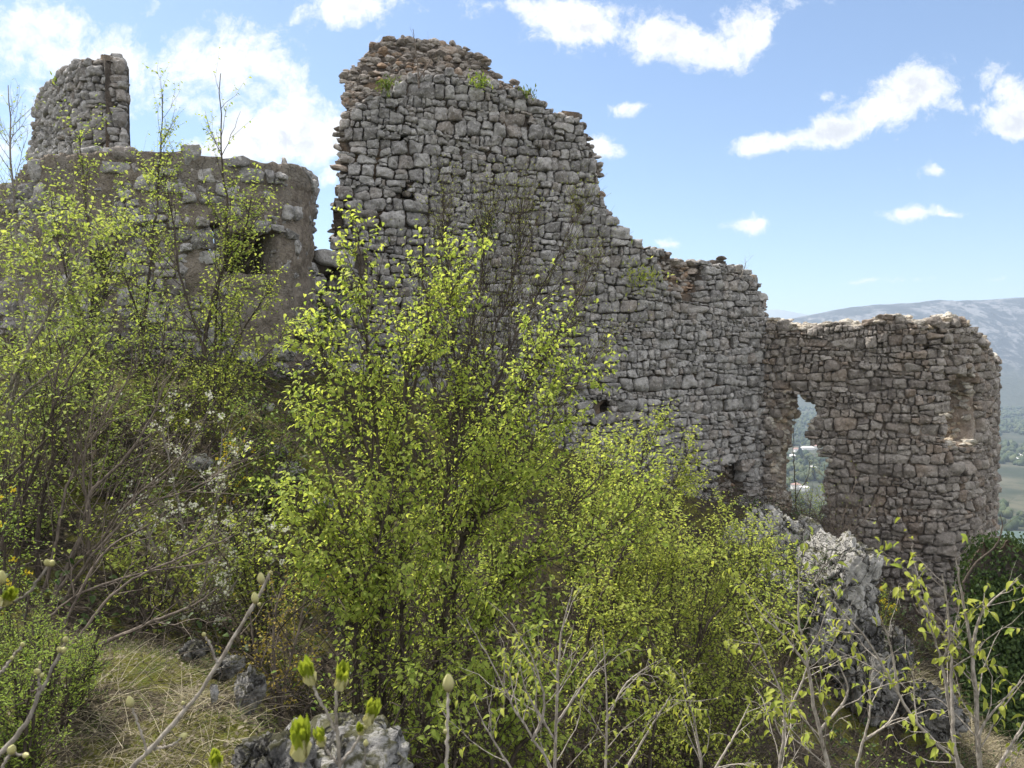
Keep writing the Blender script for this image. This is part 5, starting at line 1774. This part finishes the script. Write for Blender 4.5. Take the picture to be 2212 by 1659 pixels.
kp = fbm(pp * 1.3, 3, 12) > -.5
pp = pp[kp]
n = len(pp)
mb = MB()
leaves(mb, pp, np.stack([rg.normal(0, .6, n), rg.normal(-.3, .3, n), rg.normal(-.6, .4, n)], -1), np.array([0, -1, .5]) + rg.normal(0, .35, (n, 3)), rg.uniform(.04, .09, n), rg.random(n), LEAF_MID)
part(mb, 'ivy', M['leaf_dark'], root)
tree('bare_tree', 'crooked dead black branch sticking out above the ivy wall', 'branch', [([(2080, 1260, 12.2), (2110, 1215, 12.2), (2150, 1180, 12.2), (2165, 1140, 12.2), (2160, 1110, 12.2)], .02)], 630, 'bark_dark', 'bud', nb=5, bl=.5, n2=2, l2=.2, nl=0, base_ext=0, t0=.4)

# plants rooted in the walls
GW = 'plants rooted in the tall wall'


def tuft(lb, px, py, D, n, L, seed, mat='leaf_broom', spread=.09):
    rng = rngf(seed)
    c = P(px, py, D)
    mb = MB()
    d = rng.normal(0, .6, (n, 3)) + np.array([0, -.5, .7])
    leaves(mb, c + rng.normal(0, spread, (n, 3)) * np.array([1, .5, .7]), d, np.array([0, -.5, 1]) + rng.normal(0, .4, (n, 3)), L * rng.uniform(.6, 1.3, n), rng.random(n), LEAF_NARROW)
    o = mb.build('wall_plant', M[mat])  # leafy tuft, used for grass, fern and trailing plants alike
    tag(o, lb, 'plant', 'thing', GW)


tuft('bright green tuft on the right shoulder of the rubble crest', 1036, 178, 13.75, 110, .09, 640, spread=.10)
tuft('yellow green tuft on the left shoulder of the rubble crest', 832, 186, 13.25, 90, .10, 641, 'grass_green')
tuft('grassy tuft on the sloping top edge below the crest', 1142, 206, 14.25, 45, .11, 642, 'grass_green')
tuft('dark fern in the middle of the tall wall face', 1058, 485, 13.85, 70, .10, 643, 'leaf_dark')
tuft('green tuft on the top corner of the wall stump', 132, 172, 17.6, 90, .12, 644, 'leaf_broom')
tuft('trailing green plant in the stones under the rubble notch', 1385, 600, 14.9, 140, .11, 645, 'leaf_olive', .22)
tuft('small green plant at the foot of the hollow in the linking wall', 715, 690, 12.1, 120, .1, 646, 'grass_green', .15)
tree('bare_sprig', 'leafless brown sprig growing from the rubble crest', 'shrub', [([(905, 190, 13.2), (902, 140, 13.25), (897, 100, 13.3), (892, 62, 13.3)], .018), ([(904, 170, 13.2), (925, 140, 13.2), (940, 115, 13.2)], .012)], 650, 'bark_brown', 'bud', nb=4, bl=.4, n2=2, l2=.2, nl=0, base_ext=0, t0=.2)
tree('bare_sprig', 'leafless grey sprig on the step of the tall wall near the doorway', 'shrub', [([(1600, 600, 15.9), (1606, 585, 15.9), (1612, 565, 15.9)], .012)], 651, 'bark_grey', 'bud', nb=14, bl=.3, n2=3, l2=.15, nl=0, base_ext=0, t0=.2)
# shrubs in and beside the doorway
tree('doorway_shrub', 'slender leafless sapling standing in the doorway', 'shrub', [([(1722, 1130, 17.2), (1718, 1050, 17.3), (1714, 980, 17.3), (1716, 905, 17.3)], .016), ([(1720, 1080, 17.2), (1745, 1030, 17.2), (1750, 990, 17.2)], .01)], 660, 'bark_dark', 'leaf_olive', nb=9, bl=.5, n2=3, l2=.2, nl=1, leaf=.03, tpl=LEAF_LOW)
tree('doorway_shrub', 'fresh green bush filling the bottom of the doorway', 'shrub', [([(1748, 1150, 17.0), (1750, 1100, 17.0), (1756, 1050, 17.0)], .012), ([(1735, 1150, 17.0), (1730, 1100, 17.0), (1722, 1070, 17.0)], .01), ([(1760, 1150, 17.0), (1775, 1100, 17.0), (1785, 1070, 17.0)], .01)], 661, 'bark_dark', 'leaf_spring', nb=13, bl=.5, n2=5, l2=.22, nl=4, leaf=.05, tpl=LEAF_LOW, tint=(0, .6))
tree('doorway_shrub', 'leafless reddish shrub right of the doorway foot', 'shrub', [([(1800, 1180, 13.6), (1790, 1080, 13.8), (1780, 1000, 13.9)], .010), ([(1805, 1180, 13.6), (1830, 1090, 13.8), (1850, 1040, 13.9)], .010), ([(1795, 1180, 13.6), (1760, 1110, 13.8), (1740, 1060, 13.8)], .008), ([(1810, 1180, 13.6), (1860, 1130, 13.7), (1890, 1090, 13.8)], .008)], 662, 'bark_brown', 'leaf_broom', nb=12, bl=.6, n2=6, l2=.3, nl=1, leaf=.03, tpl=LEAF_LOW, leaf_keep=.4, twr=.002)

# ------------------------------------------------------------------ the valley: woods, cypresses, houses
def vpt(px, py, h=0.0):
    u, fy, fz = ray(px, py)
    k = (VALLEY + 3 + h) / fz
    x, y = float(u * k), float(fy * k)
    return np.array([x, y, float(ground_z(x, y))])


rg = rngf(700)
n = 7000
yy = 260 + 1750 * rg.random(n) ** .75
pxs = rg.uniform(1640, 2330, n)
xx = (pxs - 1106) / F * yy
dens = fbm(np.column_stack([xx * .006, yy * .006, 0 * xx]), 4, 55)
kp = dens > -.05 - .2 * rg.random(n)
dr = np.min(np.linalg.norm(np.stack([xx, yy], -1)[:, None] - cl[None], axis=-1), 1)
kp &= dr > 52
xx, yy = xx[kp], yy[kp]
n = len(xx)
zz = ground_z(xx, yy)
V0, F0 = ico(1)
rad = rg.uniform(2.0, 5.0, n)
V = V0[None] * (1 + rg.normal(0, .16, (n, len(V0), 1))) * np.stack([rad, rad, rad * rg.uniform(.8, 1.5, n)], -1)[:, None] + np.stack([xx, yy, zz + rad * .7], -1)[:, None]
mb = MB()
mb.add(V.reshape(-1, 3), (F0[None] + (np.arange(n) * len(V0))[:, None, None]).reshape(-1, 3), np.repeat(rg.random(n), len(V0)))
o = mb.build('far_woodland', M['far_leaf'])
tag(o, 'distant woodland on the valley floor', 'woodland', 'stuff')

for px, py, h in [(1727, 985, 17), (1731, 990, 15), (1742, 1008, 14), (1757, 1035, 16), (2178, 970, 15)]:
    o_ = vpt(px, py)
    mb = MB()
    V, Fq = lathe([(0, .25), (.06, .3), (.1, 1.2), (.3, 1.8), (.55, 1.7), (.8, 1.0), (.95, .4), (1, .02)], 9)
    V = V * np.array([1, 1, h]) * np.array([1.2, 1.2, 1])
    V += rg.normal(0, .18, V.shape)
    mb.add(V, Fq, rg.random(len(V)))
    ob = mb.build('cypress_tree', M['far_dark'])
    ob.location = [float(a) for a in o_]
    tag(ob, {1727: 'taller of the twin dark cypresses seen through the doorway top', 1731: 'shorter of the twin dark cypresses seen through the doorway', 1742: 'dark cypress just left of the white hipped roof house', 1757: 'dark cypress in front of the white hipped roof house', 2178: 'dark cypress beyond the outer end of the rounded wall'}[px], 'tree', None, 'cypresses in the valley')
mwall, t, out = new_mat('house_render')
t.l.new(bsdf(t, (.72, .70, .66), .9), out.inputs[0])
mroof, t, out = new_mat('roof_tiles')
t.l.new(bsdf(t, (.30, .19, .16), .9), out.inputs[0])
mroofw, t, out = new_mat('pale_roof')
t.l.new(bsdf(t, (.66, .64, .62), .9), out.inputs[0])
for px, py, w_, d_, h_, yaw, rm, lb in [
    (1720, 972, 9, 8, 5, .2, mroof, 'small far house with a red roof near the cypresses, seen through the doorway'), (1744, 966, 22, 9, 4, .1, mroofw, 'long low white building seen through the doorway'),
    (1759, 963, 11, 9, 6, -.3, mroof, 'far house with a pink roof at the doorway edge'), (1752, 1014, 14, 11, 6, .5, mroofw, 'white house with a pale hipped roof seen through the doorway'),
    (1712, 985, 8, 7, 4, 0, mroofw, 'small white house beside the twin cypresses'), (1719, 1052, 9, 8, 5, .4, mroof, 'nearest red roofed house low in the doorway'),
    (1738, 1056, 10, 6, 4, -.2, mroofw, 'pale shed beside the nearest red roofed house'), (2186, 992, 16, 10, 5, .2, mroofw, 'white house in the valley beyond the rounded wall'), (2200, 985, 9, 8, 5, -.2, mroofw, 'smaller white house behind the white house in the valley')]:
    o_ = vpt(px, py)
    root = thing('far_house', lb, 'house', o_, 'houses in the valley')
    root['kind'] = 'thing'
    root.rotation_euler = (0, 0, yaw)
    root.scale = (.8, .8, .8)
    mb = MB()
    a, c_ = w_ / 2, d_ / 2
    mb.add(np.array([(-a, -c_, -3), (a, -c_, -3), (a, c_, -3), (-a, c_, -3), (-a, -c_, h_), (a, -c_, h_), (a, c_, h_), (-a, c_, h_)]), np.array([(0, 1, 5, 4), (1, 2, 6, 5), (2, 3, 7, 6), (3, 0, 4, 7), (4, 5, 6, 7)]))
    mb.build('wall', mwall, root, False)
    mb = MB()
    a, c_, e = a + .5, c_ + .5, h_ + .02
    rz = h_ + d_ * .28
    mb.add(np.array([(-a, -c_, e), (a, -c_, e), (a, c_, e), (-a, c_, e), (-a + d_ * .4, 0, rz), (a - d_ * .4, 0, rz)]), np.array([(0, 1, 5, 4), (2, 3, 4, 5)]))
    mb.f.append(np.array([(1, 2, 5), (3, 0, 4)]))
    mb.build('roof', rm, root, False)
